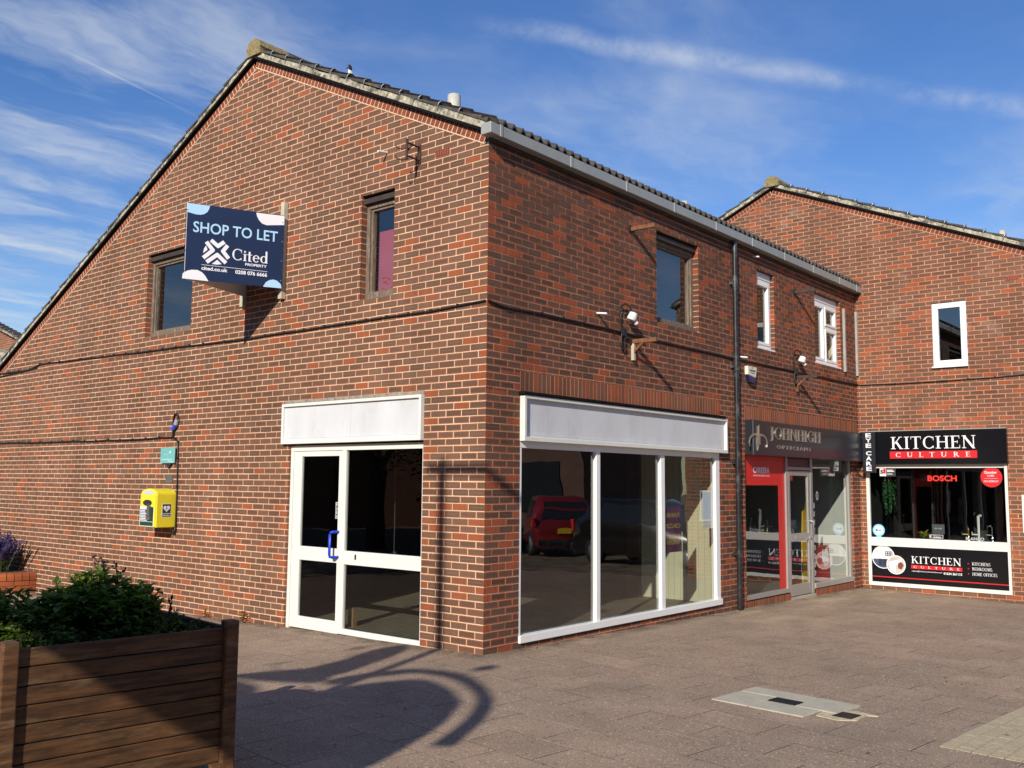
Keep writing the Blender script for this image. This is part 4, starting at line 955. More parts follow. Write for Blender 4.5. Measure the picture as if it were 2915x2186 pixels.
mb.build('round_picture', [OFFW, paint('slate_blue', (0.05, 0.075, 0.13), .5), paint('pale_kitchen', (0.62, 0.62, 0.60), .6), paint('navy_units', (0.02, 0.03, 0.06), .5)], lp)
mb = MB(); flat(mb, disc_pts(.605, .300, .168), KF, -.0012, 0); flat(mb, disc_pts(.605, .300, .152), KF, -.0004, 1)
flat(mb, [(.47, .34), (.60, .38), (.70, .40), (.72, .33), (.62, .30), (.49, .26)], KF, .0004, 0); flat(mb, [(.49, .255), (.60, .29), (.60, .17), (.52, .20)], KF, .0004, 0)
flat(mb, [(.64, .33), (.70, .36), (.74, .30), (.70, .22), (.64, .24)], KF, .0012, 2)
mb.build('round_picture', [OFFW, paint('warm_grey_print', (0.52, 0.46, 0.42), .6), paint('brown_print', (0.16, 0.05, 0.03), .6)], lp)
mb = MB(); brick_wall(mb, lambda u, n, z: KF(u, n - .002, z), .12, 2.49, -.5, -.087, depth=.004, uoff=.03); mb.build('plinth', [BR_K, MO_K], kit)
# window stickers and display goods
gl = -.016
def sticker(name, label, build, mats, loc):
    mb = MB(); build(mb); return tag(mb.build(name, mats, loc=loc), label, 'window sticker')
def _b(mb): letters(mb, sans_text('BOSCH', .035), KF, 1.195, 1.682, 1.797, 1.900, gl, .001, serif=False)
sticker('lettering_sticker', 'bold red capital lettering high on the kitchen shop glass', _b, REDL, KF(1.44, gl, 1.8))
def _b(mb): letters(mb, sans_text('BLANCO', .035), KF, 1.79, 2.082, .792, .845, gl, .001, serif=False)
sticker('lettering_sticker', 'pale grey capital lettering low on the kitchen shop glass under the taps', _b, paint('pale_grey_print', (0.38, 0.42, 0.45), .5), KF(1.93, gl, .8))
def _b(mb):
    flat(mb, disc_pts(2.235, 1.870, .171, 40), KF, gl, 0)
    letters(mb, sans_text('Quooker', .02), KF, 2.125, 2.325, 1.925, 1.975, gl, .001, 1, serif=False); letters(mb, sans_text('CUBE', .0), KF, 2.17, 2.28, 1.880, 1.912, gl, .001, 1, serif=False); letters(mb, sans_text('ON DISPLAY', .0), KF, 2.115, 2.345, 1.785, 1.818, gl, .001, 1, serif=False)
    flat(mb, rect(2.13, 2.33, 1.848, 1.851), KF, gl + .001, 1)
sticker('disc_sticker', 'round red sticker with white print in the top right of the kitchen shop glass', _b, [RED, OFFW], KF(2.235, gl, 1.87))
def _b(mb):
    flat(mb, rect(.362, .475, 1.885, 2.030), KF, gl, 0); flat(mb, rect(.425, .470, 1.93, 2.02), KF, gl + .001, 1); letters(mb, sans_text('5', .06), KF, .372, .425, 1.925, 2.0, gl + .001, .001, 2, serif=False)
    flat(mb, rect(.478, .64, 1.885, 2.020), KF, gl, 3); flat(mb, rect(.484, .634, 1.891, 2.014), KF, gl + .0008, 2)
    for z, u in ((1.985, .60), (1.962, .62), (1.93, .58), (1.912, .60)): flat(mb, rect(.492, u, z, z + (.014 if z > 1.95 else .006)), KF, gl + .0016, 0)
sticker('guarantee_sticker', 'white and red sticker with a figure five above the hanging plant', _b, [OFFW, RED, IDARK, GREYM], KF(.5, gl, 1.95))
def _b(mb):
    flat(mb, disc_pts(.312, .905, .108, 36), KF, gl, 0); flat(mb, disc_pts(.312, .905, .078, 32), KF, gl + .001, 1); letters(mb, sans_text('safe', .04), KF, .305, .36, .89, .925, gl + .001, .001, 2, serif=False); flat(mb, disc_pts(.275, .905, .024, 16), KF, gl + .0025, 2); flat(mb, rect(.27, .355, .778, .80), KF, gl, 0)
sticker('disc_sticker', 'round pale blue sticker in the bottom left of the kitchen shop glass', _b, [paint('sky_blue_print', (0.22, 0.58, 0.80), .5), OFFW, paint('mid_blue_print', (0.05, 0.25, 0.5), .5)], KF(.31, gl, .9))
def _b(mb):
    flat(mb, rect(1.19, 1.42, .80, .862), KF, gl, 0); flat(mb, rect(1.195, 1.415, .805, .857), KF, gl + .0008, 1); letters(mb, sans_text('f', .05), KF, 1.205, 1.225, .812, .85, gl + .001, .0008, 0, serif=False); letters(mb, sans_text('Find us on', .0), KF, 1.26, 1.36, .835, .852, gl + .001, .0008, 0, serif=False); letters(mb, sans_text('facebook', .03), KF, 1.26, 1.39, .81, .83, gl + .001, .0008, 0, serif=False)
sticker('small_sticker', 'small black sticker with white print at the bottom middle of the kitchen glass', _b, [OFFW, IDARK], KF(1.3, gl, .83))
mb = MB(); mb.lbox(KF, 1.2, 1.41, -.16, -.15, .87, 1.04); q = mb.build('notice_card', paint('slate_card', (0.10, 0.115, 0.12), .5), loc=KF(1.3, -.15, .87)); tag(q, 'grey card standing beside yellow leaves in the kitchen window', 'card')
mb = MB(); letters(mb, sans_text('open today', .0), KF, 1.24, 1.37, .95, .985, -.1498, .0008, serif=False); mb.build('print', OFFW, q)
hp = thing('hanging_plant', 'trailing green plant hanging inside the kitchen shop window', 'plant', KF(.44, -.2, 1.85))
mb = MB()
for k in range(5): mb.tube([KF(.44, -.2, 2.0), KF(.44 + (k - 2) * .035, -.2 + (k % 2) * .05, 1.8)], .004, 4)
mb.build('hanger', OFFW, hp)
mb = MB()
for s in range(12):
    u = .44 + R.choice((-1, 1)) * R.uniform(.02, .12); zb = R.uniform(1.18, 1.6); n = -.2 + R.uniform(-.06, .06); z = 1.82
    while z > zb:
        u += R.uniform(-.008, .008)
        for _ in range(2): mb.leaf(KF(u, n, z), (R.uniform(-1, 1), R.uniform(-1, 1), R.uniform(-1.2, .2)), (0, 0, 1), R.uniform(.03, .055), .022)
        z -= .022
mb.build('foliage', leaf_mat('trailing_leaf', (0.04, 0.13, 0.05), (0.12, 0.28, 0.12)), hp)
mb = MB()
for i in range(26):
    a = R.uniform(0, 2 * PI); mb.leaf(KF(1.06 + R.uniform(-.02, .03), -.18, .78 + R.uniform(0, .05)), (math.cos(a) * 1.1, math.sin(a) * .5, R.uniform(.2, 1.1)), (0, 0, 1), R.uniform(.1, .22), .035, 0)
tag(mb.build('potted_leaves', leaf_mat('yellow_leaf', (0.20, 0.24, 0.03), (0.42, 0.38, 0.06)), loc=KF(1.06, -.18, .78)), 'spray of yellow green leaves on the kitchen window shelf', 'plant')
def tap(u, h, mat, label, wide=.1, bar=False):
    t = thing('kitchen_tap', label, 'tap', KF(u, -.2, .765), 0, 'taps on the kitchen window shelf')
    mb = MB(); mb.lathe([(.03, .765), (.028, .79), (.02, .80), (.018, .80 + h * .5)], KF(u, -.2, 0), n=12)
    if bar: mb.tube([KF(u, -.2, .80), KF(u, -.2, .80 + h), KF(u + .02, -.2, .81 + h), KF(u + wide, -.19, .81 + h)], .022, 8)
    else: mb.tube([KF(u, -.2, .80), KF(u, -.2, .78 + h), KF(u - wide * .3, -.18, .81 + h), KF(u - wide, -.15, .81 + h), KF(u - wide, -.15, .76 + h)], .014, 8)
    mb.build('spout', mat, t)
    mb = MB(); mb.tube([KF(u, -.19, .88), KF(u - .09, -.17, .885)], .013, 6); mb.tube([KF(u - .1, -.17, .87), KF(u - .1, -.17, .93)], .008, 6); mb.build('handle', mat, t)
tap(1.79, .20, paint('brass', (0.6, 0.40, 0.16), .2, .9), 'slim brass tap on the kitchen window shelf', .0)
tap(1.955, .40, paint('white_tap', (0.75, 0.75, 0.7), .3), 'tall white tap between the brass and chrome taps', .045, True)
tap(2.17, .23, paint('chrome', (0.75, 0.77, 0.8), .12, 1.0), 'chrome tap at the right of the kitchen window shelf', .06)
# framed notice at the right edge of the view
t = thing('framed_notice', 'white framed blue notice on the brick wall right of the kitchen shop', 'notice', KF(2.95, 0, .95))
mb = MB(); mb.lbox(KF, 2.695, 3.2, .001, .03, .95, .985); mb.lbox(KF, 2.695, 3.2, .001, .03, 1.545, 1.58); mb.lbox(KF, 2.695, 2.73, .001, .03, .985, 1.545); mb.lbox(KF, 3.165, 3.2, .001, .03, .985, 1.545); mb.build('surround', WHITE, t)
mb = MB(); mb.lbox(KF, 2.73, 3.165, .002, .012, .985, 1.545); mb.build('sheet', paint('blue_notice', (0.10, 0.20, 0.36), .5), t)

# ================================================================= FAR LEFT NEIGHBOUR
nb = thing('brick_house', 'red brick house seen beyond the long roof slope at the far left', 'building', (-28, 6, 0))
NF = frame((0, 6, 0), (1, 0, 0), (0, -1, 0))
mb = MB(); brick_wall(mb, NF, -40, -22, 2.0, 9.5, (), [(.316, 1, 6.63 + .316 * -27.155)], depth=.004); mb.build('gable_wall', [BR_K, MO_K], nb)
verge(-33, 6.63 + .316 * 5.845, -22, 6.63 - .316 * 5.155, NF, nb)
mb = MB(); mb.lbox(NF, -31, -22, .01, .4, 0, 5.0); mb.prism([(-31, 6.9), (-31, 6.6), (-22, 4.62), (-22, 4.92)], lambda a, b, t: NF(a, t, b), .0, .45, 1); mb.build('lean_to', [BR_K, VERGE], nb)

# ================================================================= WALL FITTINGS
sb = thing('letting_board', 'navy V shaped shop to let board fixed high on the gable wall', 'sign', (-3.83, -.6, 4.1))
ap = Vector((-3.83, -1.17, 0)); pa = Vector((-3.372, -.075, 0)); pb = Vector((-4.24, -.03, 0))
d = (pa - ap); LNG = d.length; d.normalize(); SFm = frame(ap, d, (d.y, -d.x, 0))
d2 = (ap - pb); L2 = d2.length; d2.normalize(); SF2 = frame(pb, d2, (d2.y, -d2.x, 0))
Z0, Z1 = 4.11, 5.045
mb = MB(); mb.lbox(SFm, 0, LNG, -.008, 0, Z0, Z1); fp = mb.build('front_panel', NAVY, sb)
mb = MB(); mb.lbox(SF2, .0, L2 - .004, -.008, 0, Z0, Z1); mb.lbox(SF2, .02, L2 - .02, -.010, -.008, Z0 + .01, Z1 - .01); mb.build('rear_panel', OFFW, sb)
for p, a, b in ((pa, 3.99, 5.24), (pb, 3.98, 5.10)):
    mb = MB(); q_ = .068 if p is pa else .03; mb.box(p.x - .036 - q_, p.x + .036 - q_, -.06, -.002, a, b); mb.build('batten', PLYW, sb)
S_ = LNG; H_ = Z1 - Z0
U = lambda px, py: ((px - 150) / 1378 * S_, Z1 - (py - (130 + (px - 150) / 1378 * 195)) / (1018 - (px - 150) / 1378 * 53) * H_)
mb = MB(); e = .0006
def lo(pts, mi, n): flat(mb, [U(*p) for p in pts], SFm, n, mi, .0004)
def corner(pts, mi, n):
    m2 = MB(); flat(m2, [U(*p) for p in pts], SFm, n, 0, .0004); m2.build('corner_shape', [LBLUE, OFFW][mi], fp)
corner([(152, 135), (465, 180), (455, 225), (430, 265), (390, 290), (340, 298), (280, 292), (152, 255)], 0, e)
corner([(1115, 278), (1526, 330), (1526, 450), (1270, 448), (1205, 425), (1160, 380), (1130, 330)], 1, e)
corner([(130, 1147), (137, 1080), (190, 1047), (250, 1034), (330, 1037), (395, 1068), (440, 1115), (487, 1187)], 1, e)
corner([(1250, 1264), (1290, 1205), (1340, 1178), (1400, 1173), (1450, 1190), (1505, 1235), (1518, 1290)], 0, e)
mb = MB()
def fitU(polys, x0, y0, x1, y1, mi=0, serif=False):
    a = U(x0, y0); b = U(x1, y1); letters(mb, polys, SFm, a[0], b[0], a[1], b[1], .0003, .0008, mi, serif=serif)
u0 = U(250, 525); u1 = U(1440, 660)
letters(mb, sans_text('SHOP TO LET', .012), SFm, u0[0], U(1438, 600)[0], U(250, 527)[1] + .0, U(250, 380)[1], .0003, .0008, 0, serif=False)
mb.build('headline', LBLUE, fp)
mb = MB()
cb_ = U(805, 910); letters(mb, serif_text('Cited', .02), SFm, U(800, 900)[0], U(1305, 940)[0], U(805, 905)[1], U(805, 745)[1], .0003, .0008)
mb.build('company_name', OFFW, fp); mb = MB(); letters(mb, sans_text('PROPERTY', .03), SFm, U(985, 980)[0], U(1295, 1010)[0], U(985, 983)[1], U(985, 948)[1], .0003, .0008, serif=False)
mb.build('small_lettering', OFFW, fp); mb = MB(); letters(mb, sans_text('cited.co.uk', .03), SFm, U(383, 1030)[0], U(743, 1070)[0], U(383, 1034)[1], U(383, 984)[1], .0003, .0008, serif=False)
mb.build('web_address', OFFW, fp); mb = MB(); letters(mb, sans_text('0208 076 6666', .03), SFm, U(850, 1090)[0], U(1303, 1130)[0], U(850, 1090)[1], U(850, 1038)[1], .0003, .0008, serif=False)
mb.build('phone_number', OFFW, fp); mb = MB(); a = U(383, 965); b = U(1303, 1060); flat(mb, rect(a[0], b[0], a[1] - .003, a[1] + .002), SFm, .0008, 0, .0004); mb.build('rule', OFFW, fp); mb = MB()
W = .047
for pts in ([(445, 672), (530, 775), (412, 868)], [(510, 648), (598, 722), (672, 672)], [(722, 722), (668, 790), (742, 878)], [(460, 925), (592, 835), (706, 938)]):
    stroke(mb, [U(*p) for p in pts], W, SFm, .001)
lo([(398, 812), (408, 752), (432, 712), (458, 768)], 0, .001); lo([(522, 958), (595, 903), (658, 962), (595, 968)], 0, .001)
mb.build('logo', OFFW, fp)
mb = MB()
for i in range(4):
    z = Z1 - .09 - i * .25; mb.lbox(SFm, -.012, .02, -.012, .003, z - .004, z + .004); mb.lbox(SFm, LNG - .028, LNG - .016, 0, .004, z - .006, z + .006, 1)
mb.build('cable_tie', [CABLE, STEEL], sb)

# defibrillator cabinet
ae = thing('defibrillator_cabinet', 'yellow defibrillator cabinet with rounded top on the gable wall', 'cabinet', (-5.94, -.15, 1.05))
X0, X1, D_ = -6.155, -5.725, .29
prof = [(X0, 1.05), (X1, 1.05), (X1, 1.50)] + [((X0 + X1) / 2 + (X1 - X0) / 2 * math.cos(a), 1.50 + .082 * math.sin(a)) for a in [PI * k / 12 for k in range(1, 12)]] + [(X0, 1.50)]
mb = MB(); mb.prism(prof, lambda a, b, t: GF(a, t, b), .002, D_); body = mb.build('body', YEL, ae, bevel=.008)
mb = MB(); mb.lbox(GF, X0 + .015, X1 - .015, D_, D_ + .012, 1.06, 1.49); mb.build('door', YEL, ae, bevel=.005)
mb = MB(); arc_ = [((X0 + X1) / 2 + .155 * math.cos(PI * k / 12), 1.502 + .055 * math.sin(PI * k / 12)) for k in range(13)]; flat(mb, arc_, GF, D_ + .003); mb.build('lamp', paint('lamp_lens', (0.55, 0.55, 0.58), .3), ae)
mb = MB(); flat(mb, disc_pts(-5.95, 1.385, .115, 24, .042), GF, D_ + .016, 0, .004); mb.build('window', IDARK, ae)
mb = MB(); n = D_ + .0125
flat(mb, rect(-6.14, -5.775, 1.062, 1.335), GF, n, 0, .0004); flat(mb, rect(-6.13, -5.785, 1.07, 1.125), GF, n + .0006, 1, .0004); flat(mb, rect(-6.0, -5.785, 1.13, 1.33), GF, n + .0006, 1, .0004); flat(mb, rect(-6.13, -6.0, 1.13, 1.30), GF, n + .0006, 1, .0004)
for i in range(8): flat(mb, rect(-6.122, -6.122 + R.uniform(.12, .22), 1.14 + i * .022, 1.152 + i * .022), GF, n + .0012, 0, .0004)
flat(mb, rect(-6.12, -5.87, 1.312, 1.328), GF, n + .0012, 0, .0004)
mb.build('instructions', [OFFW, GREEN], ae)
mb = MB(); mb.lbox(GF, -5.90, -5.845, D_ + .013, D_ + .05, 1.20, 1.34); mb.tube([GF(-5.885, D_ + .04, 1.34), GF(-5.885, D_ + .045, 1.37), GF(-5.86, D_ + .045, 1.37), GF(-5.86, D_ + .04, 1.34)], .006, 6); mb.lbox(GF, -5.93, -5.84, D_ + .013, D_ + .04, 1.15, 1.20); mb.build('lock', GREYM, ae, bevel=.004)
SFx = frame((X1, 0, 0), (0, 1, 0), (1, 0, 0))          # right side panel, u = y
mb = MB(); flat(mb, rect(-.21, -.075, 1.19, 1.375), SFx, .0012, 0); flat(mb, rect(-.204, -.081, 1.245, 1.369), SFx, .002, 1); flat(mb, rect(-.204, -.081, 1.197, 1.238), SFx, .002, 1)
hc = (-.1425, 1.31); ht = [(hc[0] + .0031 * 16 * math.sin(a) ** 3, hc[1] + .0031 * (13 * math.cos(a) - 5 * math.cos(2 * a) - 2 * math.cos(3 * a) - math.cos(4 * a))) for a in [2 * PI * k / 28 for k in range(28)]]
flat(mb, ht, SFx, .0028, 0); flat(mb, [(hc[0] + .002, hc[1] + .026), (hc[0] - .014, hc[1] - .004), (hc[0] - .001, hc[1] - .001), (hc[0] - .006, hc[1] - .03), (hc[0] + .014, hc[1] + .004), (hc[0] + .003, hc[1] + .003)], SFx, .0036, 1)
letters(mb, sans_text('Defibrillator', .02), SFx, -.196, -.09, 1.207, 1.229, .0021, .0008, 0, serif=False)
mb.build('heart_sign', [OFFW, GREEN], ae)
t = thing('plaque', 'small square teal plaque on the gable wall above the yellow cabinet', 'plaque', (-5.94, -.02, 2.04))
mb = MB(); mb.lbox(GF, -6.13, -5.755, .03, .036, 1.938, 2.152); pl_ = mb.build('plate', TEAL, t)
mb = MB(); letters(mb, sans_text('Forest', .03), GF, -5.93, -5.79, 1.95, 1.975, .036, .0006, serif=False); flat(mb, rect(-6.1, -5.82, 1.985, 1.992), GF, .0368, 0, .0004); flat(mb, disc_pts(-5.88, 2.09, .02, 10), GF, .0368, 0, .0004)
for i in range(4): flat(mb, disc_pts(-6.03 + i * .03, 2.065 - (i % 2) * .008, .006, 8), GF, .0368, 0, .0004)
mb.build('print', paint('pale_teal_print', (0.5, 0.72, 0.7), .5), pl_)
mb = MB(); mb.prism([(-5.99, 1.93), (-5.93, 1.86), (-5.85, 1.93), (-5.93, 1.98)], lambda a, b, tt: GF(a, tt, b), .004, .03); mb.build('bracket', IDARK, t)
mb = MB(); mb.lbox(GF, -6.01, -5.83, .001, .012, 1.66, 1.775); tag(mb.build('blank_plate', GREYM, loc=(-5.92, 0, 1.71)), 'small dark grey plate on the bricks between plaque and yellow cabinet', 'plate')

# cables
def cable(name, label, pts, r=.011, mat=CABLE, clips=True):
    P = [Vector(p) for p in pts]; out = []
    for i in range(len(P) - 1):
        m = max(1, int((P[i + 1] - P[i]).length / .35))
        for k in range(m):
            q = P[i].lerp(P[i + 1], k / m); out.append(q + Vector((0, 0, R.uniform(-.006, .006) if k else 0)))
    out.append(P[-1])
    mb = MB(); mb.tube(out, r, 6)
    t = mb.build(name, mat, loc=P[0])
    if clips:
        for q in out[1:-1]:
            mc = MB(); mc.box(q.x - .012, q.x + .012, q.y - .012, q.y + .012, q.z - .006, q.z + .022); mc.build('clip', CABLE, t)
    tag(t, label, 'cable'); return t
g_n, f_n = -.014, .016
cable('wall_cable', 'black cable clipped along the gable wall above the shop door up to the corner', [(-13.6, g_n, 3.52), (-11.83, g_n, 3.59), (-10.6, g_n, 3.585), (-10.2, g_n, 3.65), (-9.48, g_n, 3.64), (-7.3, g_n, 3.60), (-5.2, g_n, 3.565), (-4.18, g_n, 3.545), (-2.2, g_n, 3.552), (-.8, g_n, 3.545), (-.01, g_n, 3.572)])
cable('wall_cable', 'second thin black cable sagging below the upper cable at the far left of the gable', [(-13.6, g_n, 3.44), (-11.8, g_n, 3.535), (-10.9, g_n, 3.57), (-10.3, g_n, 3.60)], .009)
cable('wall_cable', 'black cable strung along the front wall from the corner past the downpipe', [(f_n, .0, 3.572), (f_n, .3, 3.54), (f_n, .9, 3.56), (f_n, 1.7, 3.563), (f_n, 2.59, 3.557), (f_n, 4.0, 3.55), (f_n, 5.40, 3.545), (.11, 5.45, 3.545), (f_n, 5.5, 3.55), (f_n, 7.6, 3.565), (f_n, 9.2, 3.57), (f_n, 10.46, 3.59)], .013)
cable('wall_cable', 'black cable running across the end wall from the inner corner to the right', [(.02, L - .014, 3.575), (.7, L - .014, 3.558), (1.5, L - .014, 3.557), (2.8, L - .014, 3.586), (3.5, L - .014, 3.59)], .010)
cable('wall_cable', 'black cable running level from the far left to the blue plug above the plaque', [(-13.6, g_n, 2.345), (-11.64, g_n, 2.325), (-9.2, g_n, 2.305), (-6.97, g_n, 2.289), (-5.86, g_n, 2.30)], .013)
pc = cable('drop_cable', 'black cable dropping from the blue plug down to the yellow cabinet', [(-5.86, g_n, 2.30), (-5.80, g_n, 2.265), (-5.725, g_n, 2.228), (-5.715, g_n, 2.0), (-5.70, g_n, 1.6), (-5.685, g_n, 1.06), (-5.69, g_n, .99), (-5.71, g_n, .955), (-5.74, g_n, .955), (-5.76, g_n, 1.05)], .010)
pg = thing('cable_plug', 'blue and grey weatherproof plug with a black cable loop on the gable wall', 'plug', (-5.8, -.02, 2.3))
mb = MB(); mb.tube([GF(-5.86, .02, 2.30), GF(-5.855, .02, 2.58), GF(-5.84, .02, 2.615), GF(-5.795, .022, 2.628), GF(-5.745, .025, 2.61), GF(-5.73, .03, 2.57), GF(-5.745, .03, 2.53)], .013, 8); mb.build('loop', CABLE, pg)
mb = MB(); mb.tube([GF(-5.745, .03, 2.545), GF(-5.775, .03, 2.475)], [.03, .034], 10); mb.build('socket', paint('grey_socket', (0.32, 0.35, 0.37), .4), pg)
mb = MB(); mb.tube([GF(-5.775, .032, 2.475), GF(-5.835, .032, 2.415)], [.038, .03], 10); mb.lbox(GF, -5.885, -5.83, .01, .05, 2.40, 2.45); mb.build('plug', BLUEC, pg)
mb = MB(); mb.tube([GF(-5.835, .03, 2.42), GF(-5.855, .02, 2.30)], .016, 8); mb.build('plug_cable', CABLE, pg)

# floodlights with cable loops
def floodlight(y, z, label):
    t = thing('wall_lamp', label, 'lamp', (.02, y, z), 0, 'small white lamps on the front wall')
    mb = MB(); mb.lathe([(.036, 0.045), (.049, .04), (.062, -.035), (.057, -.052)], (.11, y, z), n=14, T=Matrix.Rotation(math.radians(18), 3, 'Y') @ Matrix.Rotation(math.radians(-8), 3, 'X')); mb.build('housing', LAMPW, t)
    mb = MB(); mb.sphere((.125, y + .055, z - .085), .030, n=12, m=8); mb.build('sensor', LAMPW, t)
    mb = MB(); mb.tube([(.002, y, z + .02), (.06, y, z + .05), (.11, y, z + .05)], .014, 8); mb.build('arm', CABLE, t)
    mb = MB(); mb.tube([(.10, y, z + .06), (.08, y - .02, z + .12), (.05, y - .07, z + .15), (.03, y - .12, z + .12), (.022, y - .14, z + .02), (.02, y - .13, z - .1), (.02, y - .10, z - .2)], .011, 6)
    mb.tube([(.02, y - .10, z - .2), (.03, y - .135, z - .30), (.03, y - .125, z - .40), (.03, y - .09, z - .435), (.03, y - .05, z - .40), (.03, y - .06, z - .28), (.03, y - .07, z - .22)], .010, 6)
    mb.lbox(FF, y - .115, y - .03, .002, .05, z - .255, z - .165); mb.build('cable_loop', CABLE, t)
floodlight(2.59, 3.765, 'white spot lamp with black cable loop left of the boarded wooden window'); floodlight(7.72, 3.77, 'white spot lamp with black cable loop above the optician sign')
# wooden gallows brackets that once carried a hanging sign
def bracket(y, z, wood, label, brace=True, ln=.36):
    t = thing('wall_bracket', label, 'bracket', (0, y, z))
    mb = MB(); mb.box(.0, ln, y - .02, y + .02, z - .03, z + .022); mb.build('arm', wood, t, bevel=.003)
    mb = MB(); mb.box(.002, .02, y - .05, y + .045, z - .04, z + .04); mb.build('wall_plate', CABLE, t)
    if brace:
        mb = MB(); mb.box(.002, .042, y - .02, y + .02, z - .24, z - .031); mb.build('post', PLYW if wood is OAKB else OAKB, t)
        mb = MB(); q = [(.042, -.15), (.042, -.105), (.14, -.031), (.185, -.031)]; mb.prism([(a, b) for a, b in q][::-1] if area(q) < 0 else q, lambda a, b, tt: Vector((a, y + tt, z + b)), -.016, .016); mb.build('brace', OAKB, t)
bracket(2.74, 3.475, OAKB, 'brown wooden bracket with brace beside the lamp under the wooden window'); bracket(2.72, 4.905, OAKB, 'plain brown wooden arm at the top left of the wooden window', False)
bracket(7.70, 3.475, DARKW, 'dark wooden bracket with brace under the lamp over the optician sign'); bracket(7.71, 4.90, DARKW, 'dark wooden arm between the two white framed windows', False)
# overflow stubs
def stub(F, u, z, ln, label):
    mb = MB(); mb.tube([F(u, 0, z), F(u, ln, z - .02)], .013, 8); tag(mb.build('overflow_pipe', PVC, loc=F(u, 0, z)), label, 'pipe', 'white overflow pipes in the walls')
stub(FF, 1.98, 3.725, .14, 'short white overflow pipe left of the lamp on the front wall'); stub(FF, 5.70, 3.60, .12, 'short white overflow pipe just above the alarm box'); stub(FF, 6.19, 5.215, .10, 'short white overflow pipe under the gutter beside the downpipe'); stub(GF, -1.57, 5.49, .14, 'short white overflow pipe high on the gable')
# alarm box
t = thing('alarm_box', 'cream and blue alarm box on the front wall right of the downpipe', 'alarm box', (.03, 5.98, 3.35))
mb = MB(); mb.prism([(5.83, 3.345), (6.10, 3.31), (6.135, 3.475), (5.825, 3.475)], lambda a, b, tt: FF(a, tt, b), .002, .06); mb.build('cover', paint('cream_plastic', (0.70, 0.68, 0.56), .4), t, bevel=.01)
mb = MB(); mb.prism([(5.90, 3.235), (6.06, 3.225), (6.098, 3.309), (5.832, 3.343)], lambda a, b, tt: FF(a, tt, b), .002, .058); mb.build('lens', paint('navy_lens', (0.012, 0.02, 0.10), .2), t, bevel=.008)
mb = MB()
for z, a, b in ((3.45, 5.95, 6.01), (3.415, 5.88, 6.09), (3.40, 5.88, 6.08), (3.372, 5.90, 6.06)): flat(mb, rect(a, b, z, z + .01), FF, .0612, 0, .0006)
mb.build('print', IDARK, t)
# iron bracket on the gable
t = thing('iron_bracket', 'rusty iron bracket with hooks high on the gable near the corner', 'bracket', (-1.02, 0, 5.35))
mb = MB(); mb.lbox(GF, -1.055, -1.005, .001, .012, 5.24, 5.46)
for z in (5.43, 5.28): mb.tube([GF(-1.03, .01, z), GF(-1.0, .24, z - .01)], .011, 6)
mb.tube([GF(-1.0, .23, 5.46), GF(-1.0, .23, 5.23)], .014, 8); mb.tube([GF(-1.015, .12, 5.43), GF(-1.0, .235, 5.31)], .008, 6)
mb.build('arms', RUST, t)
mb = MB()
for z in (5.36, 5.24): mb.tube([GF(-1.0, .2, z), GF(-1.02, .28, z - .03), GF(-1.05, .33, z - .02), GF(-1.06, .34, z + .015)], .006, 6)
mb.build('hook', RUST, t)
# two grey battens near the inner corner
for y0, y1, z0, z1, lb in ((9.815, 9.86, 3.765, 4.93, 'long grey timber batten right of the white double window'), (10.43, 10.474, 3.745, 4.96, 'long grey timber batten in the inner corner of the walls')):
    mb = MB(); mb.box(.003, .045, y0, y1, z0, z1); tag(mb.build('timber_batten', paint('grey_batten', (0.34, 0.32, 0.29), .8, var=.25, scale=14, stretch=(3, 3, .5)), loc=(0, y0, z0)), lb, 'batten')

# gull on the roof
gb = thing('gull', 'black headed gull with white breast sitting on the roof behind the verge', 'bird', (-2.75, .45, 6.8))
def bird(cx, cy, cz):
    v = []; f = []; n = 12
    prof = [(-.20, .02, .005), (-.15, .03, .03), (-.08, .05, .055), (0, .055, .068), (.06, .065, .062), (.09, .10, .048), (.105, .145, .036), (.112, .175, .030), (.118, .20, .034), (.122, .222, .033), (.125, .243, .02), (.126, .25, .004)]
    for (px, pz, r) in prof:
        for k in range(n):
            t = 2 * PI * k / n; v.append((cx - px * .5 - math.cos(t) * r * .9 * .5, cy - px * .2 + math.sin(t) * r, cz + pz + (math.cos(t) * r * .75 if px < .08 else math.cos(t) * r * .25)))
    for i in range(len(prof) - 1):
        for k in range(n): f.append((i * n + k, i * n + (k + 1) % n, (i + 1) * n + (k + 1) % n, (i + 1) * n + k))
    mb = MB(); nf = 7 * n
    mb.add(v, f[:nf], 0, None, None, True); mb.add(v, f[nf:], 1, None, None, True)
    mb.tube([(cx - .075, cy - .03, cz + .215), (cx - .12, cy - .045, cz + .207)], [.01, .002], 6, 2)
    mb.tube([(cx + .02, cy, cz + .01), (cx + .02, cy, cz - .08)], .005, 5, 2); mb.tube([(cx - .0, cy - .03, cz + .01), (cx - .0, cy - .03, cz - .08)], .005, 5, 2)
    return mb
bird(-2.72, .45, 6.80).build('body', [paint('white_feathers', (0.75, 0.75, 0.75), .7), paint('dark_hood', (0.02, 0.015, 0.015), .6), paint('dark_beak', (0.08, 0.02, 0.02), .5)], gb)

